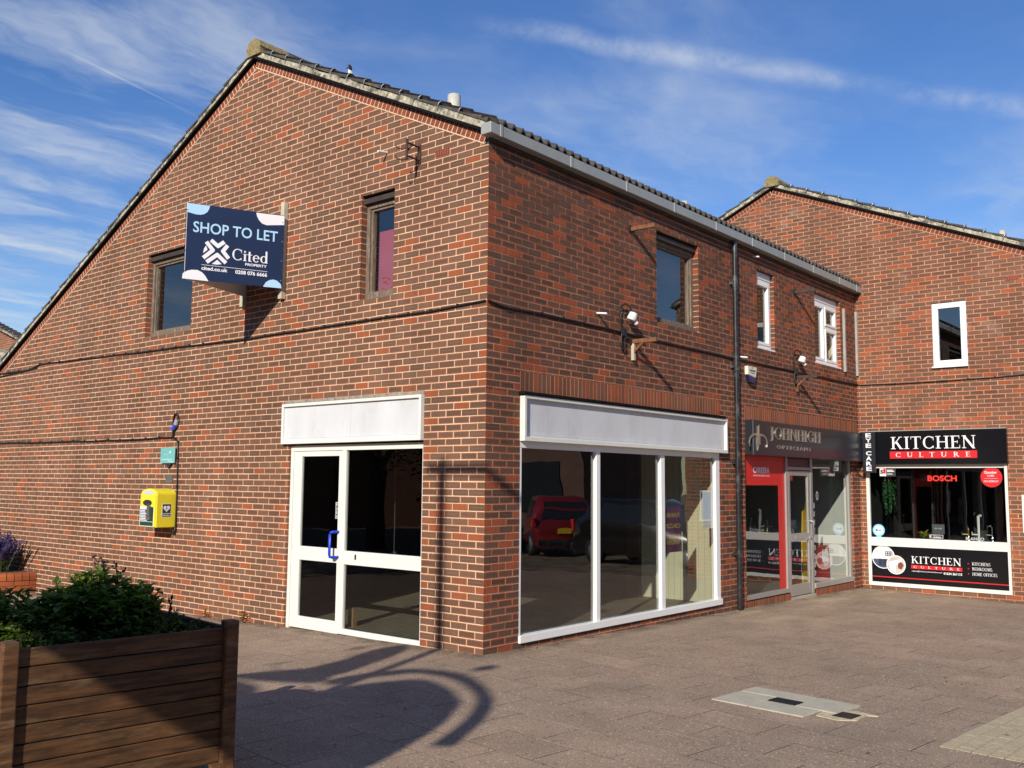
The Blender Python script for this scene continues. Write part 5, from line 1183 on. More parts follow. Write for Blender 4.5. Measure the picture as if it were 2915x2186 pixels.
# ================================================================= GROUND FITTINGS
so = Vector((2.636, -.236, 0)); s1 = Vector((.9957, -.0924, 0)); s2 = Vector((.0924, .9957, 0))
SP = lambda a, b, z: so + s1 * a + s2 * b + Vector((0, 0, z))
for (a0, a1, b0, b1, lb) in ((0, .33, 0, .44, 'pale concrete slab on the left of the dark iron drain cover'), (0, .57, .444, .68, 'pale concrete slab behind the dark iron drain cover'), (.574, .93, .285, .68, 'pale concrete slab between the drain cover and the small rusty grate'), (.334, .80, 0, .281, 'pale concrete slab in front of the dark iron drain cover')):
    mb = MB(); mb.box(a0 + .004, a1 - .004, b0 + .004, b1 - .004, -.05, .008, 0, SP); tag(mb.build('concrete_slab', SLAB, loc=SP(a0, b0, 0), bevel=.004), lb, 'paving slab', 'pale slabs around the drain cover')
mb = MB(); mb.box(.34, .57, .29, .436, -.05, .010, 0, SP)
for i in range(8): mb.box(.35 + i * .027, .36 + i * .027, .30, .426, .010, .013, 0, SP)
tag(mb.build('drain_cover', IRON, loc=SP(.33, .28, 0)), 'dark ribbed iron drain cover set among the pale slabs', 'drain cover')
t = thing('drain_grate', 'small rusty drain grate in crumbling cream mortar right of the pale slabs', 'drain cover', SP(1.0, .25, 0))
mb = MB(); mb.prism([(.84, .12), (1.02, .10), (1.12, .2), (1.10, .40), (1.17, .44), (1.0, .47), (.935, .42), (.935, .27), (.82, .25)], lambda a, b, tt: SP(a, b, tt), -.03, .006); mb.build('mortar_bed', paint('cream_mortar', (0.50, 0.42, 0.27), .95, var=.3, scale=18), t)
mb = MB(); mb.box(.93, 1.08, .19, .36, -.02, .009, 0, SP)
for i in range(6): mb.box(.94 + i * .023, .95 + i * .023, .20, .35, .009, .013, 1, SP)
mb.build('grate', [IRON, RUST], t)
# weeds at the foot of the wall
for (x, y, lb, nl) in ((-3.95, -.05, 'small green weed at the foot of the gable wall beside the shop door', 26), (-4.75, -.05, 'tiny weed at the foot of the gable wall behind the planter post', 14)):
    mb = MB()
    for i in range(nl):
        a = R.uniform(0, 2 * PI); mb.leaf((x + R.uniform(-.05, .05), y - R.uniform(0, .05), gz(x, y) + R.uniform(0, .12)), (math.cos(a), -abs(math.sin(a)), R.uniform(.1, 1)), (0, 0, 1), R.uniform(.03, .07), .03)
    tag(mb.build('weed', leaf_mat('weed_leaf', (0.08, 0.11, 0.03), (0.20, 0.20, 0.06)) if 'weed_leaf' not in MATS else MATS['weed_leaf'], loc=(x, y, gz(x, y))), lb, 'weed')

mb = MB()
for i in range(130):
    if i < 60: x, y = R.uniform(-5.2, -.1), -abs(R.gauss(0, .10)) - .02
    elif i < 105: x, y = abs(R.gauss(0, .10)) + .03, R.uniform(.2, 10.2)
    else: x, y = R.uniform(0, 6), R.uniform(-3, 9)
    a = R.uniform(0, 2 * PI); mb.leaf((x, y, gz(x, y) + .006), (math.cos(a), math.sin(a), R.uniform(.0, .15)), (0, 0, 1), R.uniform(.015, .045), .02)
tag(mb.build('leaf_litter', leaf_mat('dry_leaf', (0.10, 0.06, 0.02), (0.34, 0.25, 0.10))), 'dry leaf scraps along the foot of the walls', 'leaf litter', None, 'stuff')

# ================================================================= WOODEN PLANTER
PR = math.radians(-6.5); pc0 = Vector((1.4525, -4.54, 0))
pt_ = thing('wooden_planter', 'slatted brown wooden planter with square corner posts standing on the paving', 'planter', pc0, PR)
hl = .594; dpt = 1.15; ps = .04
for (x, y) in ((0, hl), (0, -hl), (-dpt, hl), (-dpt, -hl)):
    mb = MB(); mb.box(x - ps, x + ps, y - ps, y + ps, 0, .895); mb.build('post', WOODP, pt_, local=True, bevel=.008)
bh_ = .0945
def panel(ax, at, a0, a1, out):
    mb = MB()
    for i in range(8):
        z0 = .10 + i * bh_; e = R.uniform(-.002, .002)
        if ax == 'y': mb.box(at - .012 + e, at + .012 + e, a0, a1, z0 + .003, z0 + bh_ - .002)
        else: mb.box(a0, a1, at - .012 + e, at + .012 + e, z0 + .003, z0 + bh_ - .002)
    mb.build('board_panel', WOOD, pt_, local=True, bevel=.005)
panel('y', -.004, -hl + ps, hl - ps, 1); panel('y', -dpt - .0, -hl + ps, hl - ps, -1); panel('x', hl - .0, -dpt + ps, -ps, 1); panel('x', -hl + .0, -dpt + ps, -ps, -1)
mb = MB(); mb.box(-dpt + .012, -.018, -hl + .012, hl - .012, .2, .70); mb.build('soil', SOIL, pt_, local=True)
mb = MB(); mb.box(.002, .04, hl - ps - .06, hl - ps, .005, .10); mb.build('foot_block', WOODP, pt_, local=True)
M_ = Matrix.Translation(pc0) @ Matrix.Rotation(PR, 4, 'Z')
def shrub(name, label, cx, cy, base, rx, ry, h, nst, nl, ll, lw, mat, group=None, flowers=0, spread=.5):
    """stems rising from a base point, leaves set along them"""
    c = M_ @ Vector((cx, cy, base)); t = thing(name, label, 'shrub', c, 0, group)
    st = MB(); lf = MB(); fl = MB()
    for s in range(nst):
        a = R.uniform(0, 2 * PI); r = math.sqrt(R.random()); top = Vector((math.cos(a) * rx * r, math.sin(a) * ry * r, h * R.uniform(.55, 1.0) * (1 - .35 * r * r)))
        if s < flowers: top = Vector((R.uniform(-.2, .25) * rx * 2, R.uniform(-.1, .6) * ry, h * R.uniform(.84, .93)))
        b0 = Vector((math.cos(a) * rx * .35 * r, math.sin(a) * ry * .35 * r, 0)); mid = b0.lerp(top, .55) + Vector((R.uniform(-.03, .03), R.uniform(-.03, .03), .03))
        P = [c + b0, c + mid, c + top]; st.tube(P, [.006, .004, .002], 5, caps=False)
        for k in range(nl):
            q = .2 + .8 * R.random() ** .7; p = P[0].lerp(P[1], q / .55) if q < .55 else P[1].lerp(P[2], (q - .55) / .45)
            aa = R.uniform(0, 2 * PI); dd = Vector((math.cos(aa), math.sin(aa), R.uniform(-.1, .9)))
            lf.leaf(p, dd, (0, 0, 1), ll * R.uniform(.6, 1.15), lw * R.uniform(.7, 1.1))
        if s < flowers:
            fl = MB()
            for k in range(4):
                e = P[2] + Vector((R.uniform(-.05, .05), R.uniform(-.05, .05), R.uniform(.03, .10))); fl.tube([P[2] - Vector((0, 0, .03)), e], [.003, .002], 4, caps=False)
                for m in range(3): fl.sphere(e + Vector((R.uniform(-.012, .012), R.uniform(-.012, .012), R.uniform(-.01, .012))), .007, n=6, m=4)
            fl.build('seed_head', TWIG, t)
    st.build('stem', TWIG, t); lf.build('foliage', mat, t)
    return t
shrub('leafy_shrub', 'tall broad leaved green shrub with dark seed heads in the wooden planter', -.62, .06, .66, .35, .37, .54, 190, 26, .068, .036, LEAF, None, 4)
shrub('leafy_shrub', 'broad leaved shrub shoots at the left end of the wooden planter', -.66, -.42, .66, .30, .22, .44, 120, 24, .062, .032, LEAF)
for (cx, cy, rx, ry, h, n, lb) in ((-.26, -.34, .22, .24, .25, 95, 'low small leaved shrub in front of the left half of the wooden planter'), (-.30, .12, .26, .24, .24, 90, 'low dark small leaved shrub in the middle of the wooden planter'), (-.45, .38, .44, .19, .26, 120, 'low thin shrub by the right end of the wooden planter'), (-.92, .16, .20, .36, .34, 80, 'low shrub along the back of the wooden planter')):
    shrub('low_shrub', lb, cx, cy, .68, rx, ry, h, n, 24, .032, .018, LEAF2)
sp = MB(); c = M_ @ Vector((-.42, .40, .72)); sp.tube([c, c + Vector((.0, .01, .20)), c + Vector((.015, .02, .27))], [.004, .003, .002], 5)
for k in range(10): sp.leaf(c + Vector((.006, .012, .17 + k * .011)), (R.uniform(-.5, .5), R.uniform(-.5, .5), 1), (1, 0, 0), .035, .012)
tag(sp.build('seed_stalk', TWIG, loc=c), 'single dark upright seed stalk near the right end of the wooden planter', 'plant')

# ================================================================= BRICK PLANTER WITH LAVENDER, far left by the gable
bc = Vector((-11.1, 0, 0)); br = 1.23; zt = .16
bp = thing('brick_planter', 'low rounded orange brick planter against the gable wall at the far left', 'planter', (-11.1, -.02, -.2))
mb = MB(); mi_ = MB()
rows = [(zt - .118, zt, 34, 1), (zt - .20, zt - .128, 17, 0), (zt - .28, zt - .208, 17, 0), (zt - .36, zt - .288, 17, 0), (zt - .44, zt - .368, 17, 0)]
for row, (z0, z1, nb_, cop) in enumerate(rows):
    for k in range(-1, nb_):
        a0 = -PI * k / nb_ - (.5 * PI / nb_ if row % 2 else 0) - .004; a1 = a0 - PI / nb_ + .009
        a0 = min(a0, 0); a1 = max(a1, -PI)
        if a0 - a1 < .01: continue
        P = lambda r, a, z: bc + Vector((math.cos(a) * r, math.sin(a) * r, z))
        r0, r1 = br - .20, br + R.uniform(-.003, .003)
        pr = [(r0, z0), (r1 + .006, z0), (r1 + .006, z1 - .05), (r1 - .012, z1 - .014), (r1 - .05, z1), (r0, z1)] if cop else [(r0, z0), (r1 - .006, z0), (r1 - .006, z1), (r0, z1)]
        m = len(pr); cl_ = (R.random(), R.random(), R.random())
        sub = 1 if cop else 3
        for j in range(sub):
            b0, b1 = a0 + (a1 - a0) * j / sub, a0 + (a1 - a0) * (j + 1) / sub
            v = [P(r, b1, z) for r, z in pr] + [P(r, b0, z) for r, z in pr]
            mb.add(v, [tuple(range(m - 1, -1, -1)), tuple(range(m, 2 * m))] + [(i, (i + 1) % m, m + (i + 1) % m, m + i) for i in range(m)], 0, cl_, [[(0, 0)] * m] * 2 + [[(0, 0)] * 4] * m)
mb.build('brick_ring', BR_O, bp)
mi_.lathe([(br - .011, -.6), (br - .011, zt - .03), (br - .03, zt - .008), (br - .19, zt - .008)], bc, n=64); mi_.build('mortar', JOINT, bp)
mb = MB(); mb.lathe([(br - .19, -.5), (br - .19, zt - .03)], bc, n=40); mb.build('soil', SOIL, bp)
lv = thing('lavender', 'purple flowering lavender growing in the rounded brick planter', 'plant', (-10.75, -.40, .14))
st = MB(); fl = MB(); lf = MB()
for i in range(150):
    a = R.uniform(0, 2 * PI); r = R.uniform(0, .22); b0 = Vector((-10.75 + math.cos(a) * r * 2.2, -.40 + math.sin(a) * r, .13))
    lean = Vector((R.uniform(-.4, 1.0), R.uniform(-.35, .30), 1)).normalized(); h = R.uniform(.35, .80); e = b0 + lean * h
    if e.y > -.06: e.y = -.06
    st.tube([b0, b0.lerp(e, .5) + Vector((0, 0, .05)), e], [.005, .004, .004], 4, caps=False)
    for k in range(34):
        q = R.uniform(.55, 1.0); p = b0.lerp(e, q) + Vector((0, 0, .04 * (1 - q))); aa = R.uniform(0, 2 * PI); fl.leaf(p, (math.cos(aa), math.sin(aa), .5), (0, 0, 1), R.uniform(.028, .05), .03)
    for k in range(8):
        p = b0.lerp(e, R.uniform(.05, .5)); aa = R.uniform(0, 2 * PI); lf.leaf(p, (math.cos(aa), math.sin(aa), R.uniform(0, 1)), (0, 0, 1), R.uniform(.05, .08), .018)
st.build('stem', LEAF4, lv); fl.build('flower', PURP, lv); lf.build('foliage', LEAF4, lv)

# ================================================================= SURROUNDINGS BEHIND THE CAMERA
# unseen panel, outline shaped to cast the shadow over planter and paving
hS = Vector((.3444, -.9388, 0)); nS = Vector((.9388, .3444, 0)); S0 = 10.2; c0 = hS * S0
ts = thing('shadow_panel', 'unseen flat metal panel behind the viewer, shaped to cast shadows over planter and paving', 'sign', c0)
TS = lambda w, h, t: c0 + nS * w + hS * t + Vector((0, 0, h * 1.063 + .506 * (S0 - 7.5) if h > 0 else 0))
def smooth(p, n=4, closed=True):
    out = []; m = len(p)
    for i in range(m if closed else m - 1):
        a, b, c, d = (p[(i + k) % m] if closed else p[min(max(i + k, 0), m - 1)] for k in (-1, 0, 1, 2))
        for j in range(n):
            t = j / n; out.append(tuple(.5 * (2 * b[q] + (c[q] - a[q]) * t + (2 * a[q] - 5 * b[q] + 4 * c[q] - d[q]) * t * t + (3 * b[q] - a[q] - 3 * c[q] + d[q]) * t ** 3) for q in (0, 1)))
    return out if closed else out + [p[-1]]
pan = [(-1.75, 2.12), (-.95, 2.10), (-.62, 2.03), (-.41, 1.93), (-.09, 1.76), (.3, 1.6), (.62, 1.62), (.73, 1.80), (.75, 2.05), (.73, 2.30), (.66, 2.48), (.57, 2.64), (.31, 2.82), (-.02, 2.94), (-.25, 2.88), (-.465, 2.75), (-.60, 2.58), (-.72, 2.42), (-.95, 2.40), (-1.22, 2.58), (-1.54, 2.64), (-1.75, 2.62)]
mb = MB(); mb.prism(smooth(pan), TS, -.03, .03); mb.build('panel', GREYM, ts)
ro = [(-.81, 2.76), (-.76, 2.86), (-.66, 2.96), (-.53, 3.03), (-.37, 3.13), (-.1, 3.15), (.18, 3.11), (.44, 2.99), (.69, 2.81), (.84, 2.65), (.96, 2.41), (1.0, 2.22), (1.03, 2.08)]
ri = [(-.66, 2.72), (-.60, 2.82), (-.50, 2.92), (-.38, 2.99), (-.25, 3.06), (.02, 3.05), (.26, 2.97), (.5, 2.84), (.68, 2.68), (.78, 2.52), (.84, 2.34), (.865, 2.17), (.87, 2.06)]
ro = smooth(ro, 4, False); ri = smooth(ri, 4, False)
mb = MB()
for i in range(len(ro) - 1):
    q = [ri[i], ro[i], ro[i + 1], ri[i + 1]]; q = q if area(q) > 0 else q[::-1]; mb.prism(q, TS, -.028 + .0002 * i, .028 - .0002 * i)
mb.build('shadow_ring', GREYM, ts)
mb = MB()
for k, q in enumerate(([(-1.75, 2.72), (-1.58, 2.84), (-1.33, 2.96), (-1.23, 3.01), (-1.0, 2.98), (-.81, 2.76), (-1.2, 2.70)], [(-1.25, 2.98), (-1.18, 3.22), (-1.21, 3.45), (-1.08, 3.68), (-.94, 3.67), (-.83, 3.48), (-.82, 3.22), (-.86, 2.9)], [(-1.78, 2.98), (-1.66, 3.05), (-1.60, 3.10), (-1.72, 3.02)], [(-1.46, 3.47), (-1.38, 3.52), (-1.32, 3.60), (-1.42, 3.55)], [(.17, 3.24), (.26, 3.22), (.36, 3.30), (.27, 3.34)])):
    q = q if area(q) > 0 else q[::-1]; mb.prism(smooth(q, 3), TS, -.02 - .001 * k, .02 + .001 * k)
for a, b in (((-1.5, 2.9), (-1.68, 3.03)), ((-1.2, 3.3), (-1.38, 3.53)), ((.2, 3.1), (.27, 3.26))): mb.tube([TS(*a, 0), TS(*b, 0)], .008, 5)
mb.build('shadow_leaf', GREYM, ts)  # leaf outlines added to cast the leaf shaped shadows
mb = MB(); mb.tube([TS(-.57, 0, .05), TS(-.57, 5.5, .05)], .056, 10); mb.build('pole', GREYM, ts)
pt5 = TS(-.57, 5.42, .05); mb = MB(); mb.tube([pt5 + Vector((-.22, 0, 0)), pt5 + Vector((1.05, 0, 0))], .05, 8); mb.build('cross_arm', GREYM, ts)
mb = MB(); mb.tube([TS(-1.45, 0, 0), TS(-1.45, 2.1, 0)], .05, 10); mb.build('leg', GREYM, ts)

# cars in the car park seen mirrored in the shop window
def car(label, loc, rz, paintm, ln, wd, ht, hatch=True, plate=True):
    t = thing('parked_car', label, 'car', loc, rz); hw = wd / 2
    # body outline (x along the car, rear at 0) as stations: x, z_bottom, z_shoulder, z_roof, shoulder half width, roof half width
    st = [(0.02, .38, .86, .88, hw * .86, hw * .80), (.10, .28, .98, 1.02, hw * .95, hw * .84), (.22, .26, 1.02, ht * .80, hw, hw * .78), (.42, .25, 1.02, ht * .985, hw, hw * .72), (.9, .24, 1.0, ht, hw, hw * .72), (ln * .5, .24, .98, ht * .99, hw, hw * .71), (ln * .60, .24, .97, ht * .93, hw, hw * .71), (ln * .73, .24, .95, .99, hw, hw * .80), (ln * .9, .26, .84, .88, hw * .95, hw * .78), (ln * .985, .30, .66, .70, hw * .84, hw * .70), (ln, .40, .56, .60, hw * .74, hw * .62)]
    ring = lambda s: [(s[0], -s[4] * .92, s[1]), (s[0], -s[4], s[1] + .14), (s[0], -s[4], s[2]), (s[0], -s[5], s[3] - .05), (s[0], -s[5] * .8, s[3]), (s[0], s[5] * .8, s[3]), (s[0], s[5], s[3] - .05), (s[0], s[4], s[2]), (s[0], s[4], s[1] + .14), (s[0], s[4] * .92, s[1])]
    mb = MB(); v = []
    for s in st: v += ring(s)
    m = 10; f = []
    for i in range(len(st) - 1):
        for k in range(m): f.append((i * m + k, (i + 1) * m + k, (i + 1) * m + (k + 1) % m, i * m + (k + 1) % m))
    f += [tuple(range(m)), tuple(reversed(range((len(st) - 1) * m, len(st) * m)))]
    mb.add(v, f, 0, None, None, True); body = mb.build('body', paintm, t, local=True)
    def on(s0, s1, a, b, side):      # point on flank between shoulder (0) and roof (1)
        return None
    mb = MB()
    L_ = lambda s, q, sd, o=.012: (s[0], sd * ((s[4] + (s[5] - s[4]) * q) + o), s[2] + (s[3] - .05 - s[2]) * q + .005)
    for sd in (-1, 1):
        for i0, i1 in ((3, 4), (4, 5), (5, 6)):
            a, b = st[i0], st[i1]; q = [L_(a, .12, sd), L_(b, .12, sd), L_(b, .86, sd), L_(a, .86, sd)]
            cx = sum(p[0] for p in q) / 4; q = [(cx + (p[0] - cx) * .93, p[1], p[2]) for p in q]
            mb.poly(q if sd < 0 else q[::-1])
    mb.build('side_window', CARGL, t, local=True)
    mb = MB(); y = hw * .70; mb.poly([(.085, -y, 1.05), (.305, -y * .92, ht * .91), (.305, y * .92, ht * .91), (.085, y, 1.05)][::-1]); mb.poly([(ln * .71, -y, 1.03), (ln * .61, -y * .9, ht * .91), (ln * .61, y * .9, ht * .91), (ln * .71, y, 1.03)]); mb.build('windscreen', CARGL, t, local=True)
    for x in (ln * .17, ln * .80):
        for sd in (-1, 1):
            mb = MB(); mb.lathe([(.20, -.1), (.31, -.1), (.325, -.06), (.325, .06), (.31, .1), (.20, .1)], (x, sd * (hw - .085), .325), axis=1, n=22); w = mb.build('wheel', RUBBER, t, local=True)
            mb = MB(); mb.lathe([(.205, -.07), (.205, .07), (.05, .085)], (x, sd * (hw - .085) + sd * .028, .325), axis=1, n=18) if sd > 0 else mb.lathe([(.05, -.085), (.205, -.07), (.205, .07)], (x, sd * (hw - .085) + sd * .028, .325), axis=1, n=18)
            mb.build('rim', STEEL, w, local=True)
    for sd in (-1, 1):
        mb = MB(); mb.box(.0, .14, sd * hw * .93 - .07, sd * hw * .93 + .05, .80, 1.12); mb.build('tail_light', REDV, t, local=True, bevel=.02)
        mb = MB(); mb.box(ln * .9, ln * .985, sd * hw * .74 - .11, sd * hw * .74 + .11, .60, .74); mb.build('headlight', OFFW, t, local=True, bevel=.02)
    mb = MB(); mb.box(-.05, .1, -hw * .92, hw * .92, .33, .50); mb.box(ln - .08, ln + .03, -hw * .78, hw * .78, .30, .46); mb.build('bumper', BLACKP, t, local=True, bevel=.03)
    mb = MB(); mb.box(-.012, .01, -.26, .26, .66, .78); mb.build('number_plate', PLATEY, t, local=True)
    return t
car('red hatchback parked with its rear towards the shops', (9.9, 14.7, gz(8, 15)), math.radians(44), CARRED, 4.0, 1.78, 1.72)
car('dark estate car parked broadside in the car park', (8.3, 13.9, gz(8, 13)), math.radians(180 + 4), CARBLK, 4.4, 1.85, 1.68)
# kerb and garden wall, hedge, trees and houses that the glass mirrors
def tree(x, y, h, r, mat, label, nm='garden_tree', seed=1, leaves=1500, ls=.22):
    rr = random.Random(seed); z0 = gz(x, y); t = thing(nm, label, 'tree', (x, y, z0), 0, 'trees behind the viewer')
    mb = MB(); mb.tube([(x, y, z0 - .1), (x + .05, y, z0 + h * .3), (x, y + .1, z0 + h * .62)], [r * .09, r * .07, r * .03], 8)
    for k in range(6):
        a = k * 1.05; mb.tube([(x, y, z0 + h * .3 + .2 * k), (x + math.cos(a) * r * .6, y + math.sin(a) * r * .6, z0 + h * .55 + .15 * k)], [r * .035, r * .012], 5)
    mb.build('trunk', BARK, t)
    cl = [(rr.uniform(-.62, .62) * r, rr.uniform(-.62, .62) * r, rr.uniform(.34, .9) * h, rr.uniform(.22, .42) * r) for _ in range(22)]
    mb = MB()
    for i in range(leaves):
        cx, cy, cz, cr = rr.choice(cl); d = Vector((rr.gauss(0, 1), rr.gauss(0, 1), rr.gauss(0, 1))).normalized() * cr * rr.uniform(.55, 1.05)
        a = rr.uniform(0, 2 * PI); mb.leaf((x + cx + d.x, y + cy + d.y, z0 + cz + d.z), (math.cos(a), math.sin(a), rr.uniform(-.5, .5)), (0, 0, 1), ls * rr.uniform(.7, 1.3), ls * .6, 0, (rr.random(), rr.random(), 0))
    mb.build('crown', mat, t)
for i, (x, y, h, r) in enumerate(((-10.5, -11.0, 4.6, 2.4), (-14.5, -11.5, 7.5, 3.4), (-18.5, -13.5, 8.5, 3.8), (-7.0, -12.2, 4.0, 2.2), (-24, -15, 8.5, 4.0))):
    tree(x, y, h, r, LEAF3, ['round green tree nearest the planters', 'taller green tree second along the garden edge', 'broad green tree third along the garden edge', 'small green tree at the near end of the garden edge', 'large green tree at the far end of the garden edge'][i], seed=30 + i)
hs = thing('brick_house', 'red brick house with tiled roof beyond the garden trees', 'building', (-30, -21, 0))
mb = MB(); mb.box(-36, -24, -26, -20, -.5, 4.6); mb.build('walls', paint('plain_red_brick', (0.22, 0.09, 0.055), .9, var=.25, scale=3), hs)
mb = MB(); mb.prism([(-36.5, 4.5), (-23.5, 4.5), (-24.5, 4.7), (-30, 7.6), (-35.5, 4.7)], lambda a, b, t: Vector((a, -23 + t, b)), -3.4, 3.4); mb.build('roof', TILE, hs)
sh = thing('added_terrace', 'two storey brick terrace across the car park, right block added against low sky light', 'building', (24, 20, 0))
mb = MB(); mb.box(16, 34, 24, 32, -.5, 6.5); mb.box(17, 34, -19, 6, -.5, 6.4); mb.build('walls', paint('dark_terrace_brick', (0.11, 0.06, 0.045), .9, var=.25, scale=2), sh)  # second block is added to cut low sky light from the right
mb = MB(); mb.box(15.6, 34.4, 23.6, 32.4, 6.5, 6.8); mb.box(16.6, 34.4, -19.4, 6.4, 6.4, 6.7); mb.build('roof', TILE, sh)
st2 = thing('added_terrace', 'long brick terrace added behind the viewer to block low sky light', 'building', (5, -22, 0))  # unseen row, added to cut low sky light on the sun side
mb = MB(); mb.box(-20, 25, -29, -20, -.5, 6.4); mb.build('walls', MATS['dark_terrace_brick'], st2)
mb = MB(); mb.prism([(-29.5, 6.4), (-19.5, 6.4), (-24.5, 8.8)], lambda a, b, t: Vector((t, a, b)), -20.5, 25.5); mb.build('roof', TILE, st2)
mb = MB()
for i in range(5): mb.box(17 + i * 3.2, 19.2 + i * 3.2, 23.93, 23.99, .5, 2.6); mb.box(17.3 + i * 3.2, 18.4 + i * 3.2, 23.93, 23.99, 3.4, 4.6)
mb.build('window', CARGL, sh)

# things seen inside the empty shop
t = thing('wall_poster', 'purple and yellow funfair poster on the glass of the right pane of the empty shop', 'poster', (-.05, 3.9, 1.0))
PO = lambda u, n, z: Vector((-.052 + n, u, z))
mb = MB(); mb.poly([PO(3.56, 0, .82), PO(4.02, 0, .82), PO(4.02, 0, 1.42), PO(3.56, 0, 1.42)]); mb.build('sheet', paint('poster_purple', (0.14, 0.05, 0.10), .6, var=.5, scale=9), t)
mb = MB()
for z, a, b, s in ((1.30, 3.62, 3.96, 'FUNFAIR'), (1.16, 3.6, 3.98, 'CIRCUS'), (1.02, 3.6, 3.98, 'RIVERSIDE'), (.95, 3.62, 3.96, 'GARDENS')):
    letters(mb, [[(-x, y) for x, y in q][::-1] for q in sans_text(s, .03)], PO, a, b, z - .03, z + .03, .0005, .0006, serif=False)
mb.build('print', paint('poster_yellow', (0.55, 0.38, 0.05), .6), t)
mb = MB(); mb.box(-.62, -.5, 5.14, 5.164, .42, .52); tag(mb.build('wall_socket', GREYM, loc=(-.56, 5.15, .47)), 'grey electrical socket on the cream panelling of the empty shop', 'socket')
mb = MB(); mb.lbox(FF, 4.60, 4.88, -.052, -.048, 1.10, 1.62); mb.lbox(FF, 4.61, 4.87, -.0525, -.0515, 1.11, 1.61, 1); tag(mb.build('window_poster', [OFFW, paint('pale_paper', (0.62, 0.66, 0.66), .7)], loc=(-.05, 4.6, 1.1)), 'pale paper notice at the right edge of the empty shop window', 'poster')
mb = MB(); mb.box(-2.30, -2.21, .22, .28, .03, .24); tag(mb.build('wood_offcut', paint('light_wood', (0.22, 0.13, 0.06), .7), loc=(-2.25, .25, .03)), 'small wooden offcut standing on the floor just inside the shop door', 'offcut')
mb = MB(); mb.box(-2.6, -2.59, 1.2, 1.21, .8, 2.6); mb.box(-2.63, -2.56, 1.19, 1.22, .72, .82); tag(mb.build('pull_switch', IGREY, loc=(-2.6, 1.2, .7)), 'dark switch hanging on a cord inside the empty shop', 'switch')

# ================================================================= CAMERA, SUN, SKY
cam = bpy.data.cameras.new('camera'); co = bpy.data.objects.new('camera', cam); COL.objects.link(co)
cam.sensor_fit = 'HORIZONTAL'; cam.sensor_width = 36.0; cam.lens = 36.0 * 2711.5331 / 2915.0; cam.clip_start = .05; cam.clip_end = 2000
yaw, pit, rol = .6965, .1032, .0089
fw = Vector((-math.sin(yaw) * math.cos(pit), math.cos(yaw) * math.cos(pit), math.sin(pit))); rt = Vector((math.cos(yaw), math.sin(yaw), 0)); up = rt.cross(fw)
rr_ = rt * math.cos(rol) + up * math.sin(rol); uu = up * math.cos(rol) - rt * math.sin(rol)
co.matrix_world = Matrix(((rr_.x, uu.x, -fw.x, 6.4156), (rr_.y, uu.y, -fw.y, -7.2579), (rr_.z, uu.z, -fw.z, 1.706), (0, 0, 0, 1)))
S.camera = co
sd = Vector((-.31, .845, -.455)).normalized()
sun = bpy.data.lights.new('sun', 'SUN'); sun.energy = 5.0; sun.angle = math.radians(.53); sun.color = (1.0, .93, .82)
sob = bpy.data.objects.new('sun', sun); COL.objects.link(sob); sob.rotation_euler = sd.to_track_quat('-Z', 'Y').to_euler(); sob.location = (5, -20, 20)
wd = bpy.data.worlds.new('World'); S.world = wd; wd.use_nodes = True; nt = wd.node_tree; nt.nodes.clear(); g = G(nt)
sky = g.n('ShaderNodeTexSky'); sky.sky_type = 'NISHITA'; sky.sun_disc = False
sky.sun_elevation = math.asin(-sd.z); sky.sun_rotation = math.atan2(-sd.x, -sd.y); sky.altitude = 0; sky.air_density = 1.0; sky.dust_density = .05; sky.ozone_density = 3.0
hs_ = g.n('ShaderNodeHueSaturation'); hs_.inputs['Saturation'].default_value = 1.24; hs_.inputs['Value'].default_value = 1.3; hs_.inputs['Hue'].default_value = .513; g.l(sky.outputs[0], hs_.inputs['Color'])
dirv = g.n('ShaderNodeTexCoord').outputs['Generated']
sx = g.n('ShaderNodeSeparateXYZ'); g.l(dirv, sx.inputs[0])
zc = g.math('MAXIMUM', sx.outputs[2], .04)
cb3 = g.n('ShaderNodeCombineXYZ'); g.l(g.math('DIVIDE', sx.outputs[0], zc), cb3.inputs[0]); g.l(g.math('DIVIDE', sx.outputs[1], zc), cb3.inputs[1])
plane0 = cb3.outputs[0]
wv = g.n('ShaderNodeVectorMath', operation='SCALE'); g.l(g.vmath('SUBTRACT', g.noise(plane0, 1.3, 4, .6, out=1), (.5, .5, .5)), wv.inputs[0]); wv.inputs['Scale'].default_value = .55
plane = g.vmath('ADD', plane0, wv.outputs[0])
wisp = g.noise(g.mapping(plane, (2.0, .75, 1)), 1.0, 9, .58)
soft = g.noise(g.mapping(plane, (.9, .9, 1), loc=(4, 2, 0)), .55, 4, .5)
cl1 = g.math('ADD', g.math('MULTIPLY', g.ramp(wisp, .40, .75), g.ramp(soft, .34, .62)), g.math('MULTIPLY', g.ramp(soft, .3, .75), .14))
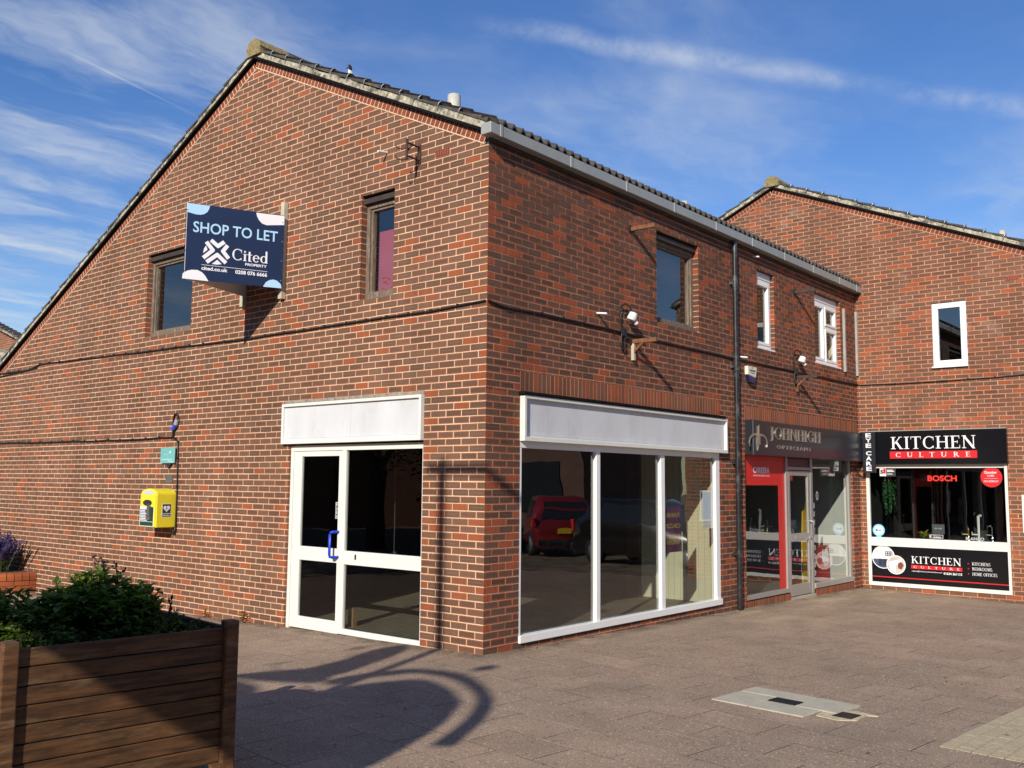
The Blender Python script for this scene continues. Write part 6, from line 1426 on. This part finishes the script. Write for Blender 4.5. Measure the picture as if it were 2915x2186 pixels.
# denser cirrus low on the left
dl = g.vmath('DOT_PRODUCT', g.vmath('NORMALIZE', dirv), (-.876, .385, .29))
left = g.ramp(dl, .93, .998)
fib = g.noise(g.mapping(plane, (1.8, .6, 1), (0, 0, 0), (1.7, .4, 0)), 1.5, 9, .6)
cl2 = g.math('MULTIPLY', left, g.ramp(fib, .40, .72))
def trail(a, b, w, amt, f0, f1, wob=.012):
    a, b = Vector(a).normalized(), Vector(b).normalized(); n = a.cross(b).normalized(); m = (a + b).normalized(); half = math.acos(a.dot(b)) / 2; tdir = (b - a).normalized()
    nz = g.math('MULTIPLY', g.math('SUBTRACT', g.noise(g.mapping(dirv, (1, 1, 1)), 9, 5), .5), wob)
    dd = g.math('ABSOLUTE', g.math('ADD', g.vmath('DOT_PRODUCT', dirv, tuple(n)), nz))
    al = g.vmath('DOT_PRODUCT', dirv, tuple(tdir))
    e = math.sin(half)
    fade = g.math('MULTIPLY', g.ramp(al, -e * f0 - .05, -e * f0 + .08), g.ramp(al, e * f1 - .08, e * f1 + .06, 1, 0))
    br_ = g.ramp(g.noise(g.mapping(dirv, (1, 1, 1), loc=(2, 5, 1)), 9, 8, .7), .36, .66, .10, 1.0)
    return g.math('MULTIPLY', g.math('MULTIPLY', g.math('MULTIPLY', g.ramp(dd, 0, w, 1, 0), fade), br_), amt)
t1 = trail((-.6332, .6282, .4522), (-.1779, .9245, .3373), .015, .40, .8, 1.15, .02)
t2 = trail((-.8476, .3602, .3896), (-.8039, .4815, .3492), .0014, .50, .7, .55, .0)
t3 = trail((-.453, .796, .4015), (-.4772, .8009, .3618), .022, .22, 1.2, 1.2, .03)
allc = g.math('ADD', g.math('ADD', g.math('MULTIPLY', cl1, .42), g.math('MULTIPLY', cl2, .62)), g.math('ADD', t1, g.math('ADD', t2, t3)), clamp=True)
horiz = g.ramp(sx.outputs[2], .0, .30, .16, 0.0)
allc = g.math('MAXIMUM', allc, horiz)
skyc = g.mix(g.math('MINIMUM', allc, .9), hs_.outputs[0], (6.4, 7.0, 7.8, 1))
bg = g.n('ShaderNodeBackground'); g.l(skyc, bg.inputs[0]); bg.inputs[1].default_value = .092
wo = g.n('ShaderNodeOutputWorld'); g.l(bg.outputs[0], wo.inputs[0])
S.view_settings.view_transform = 'Standard'; S.view_settings.look = 'None'; S.view_settings.exposure = 0.14; S.view_settings.gamma = 1
S.cycles.max_bounces = 8; S.cycles.transparent_max_bounces = 12
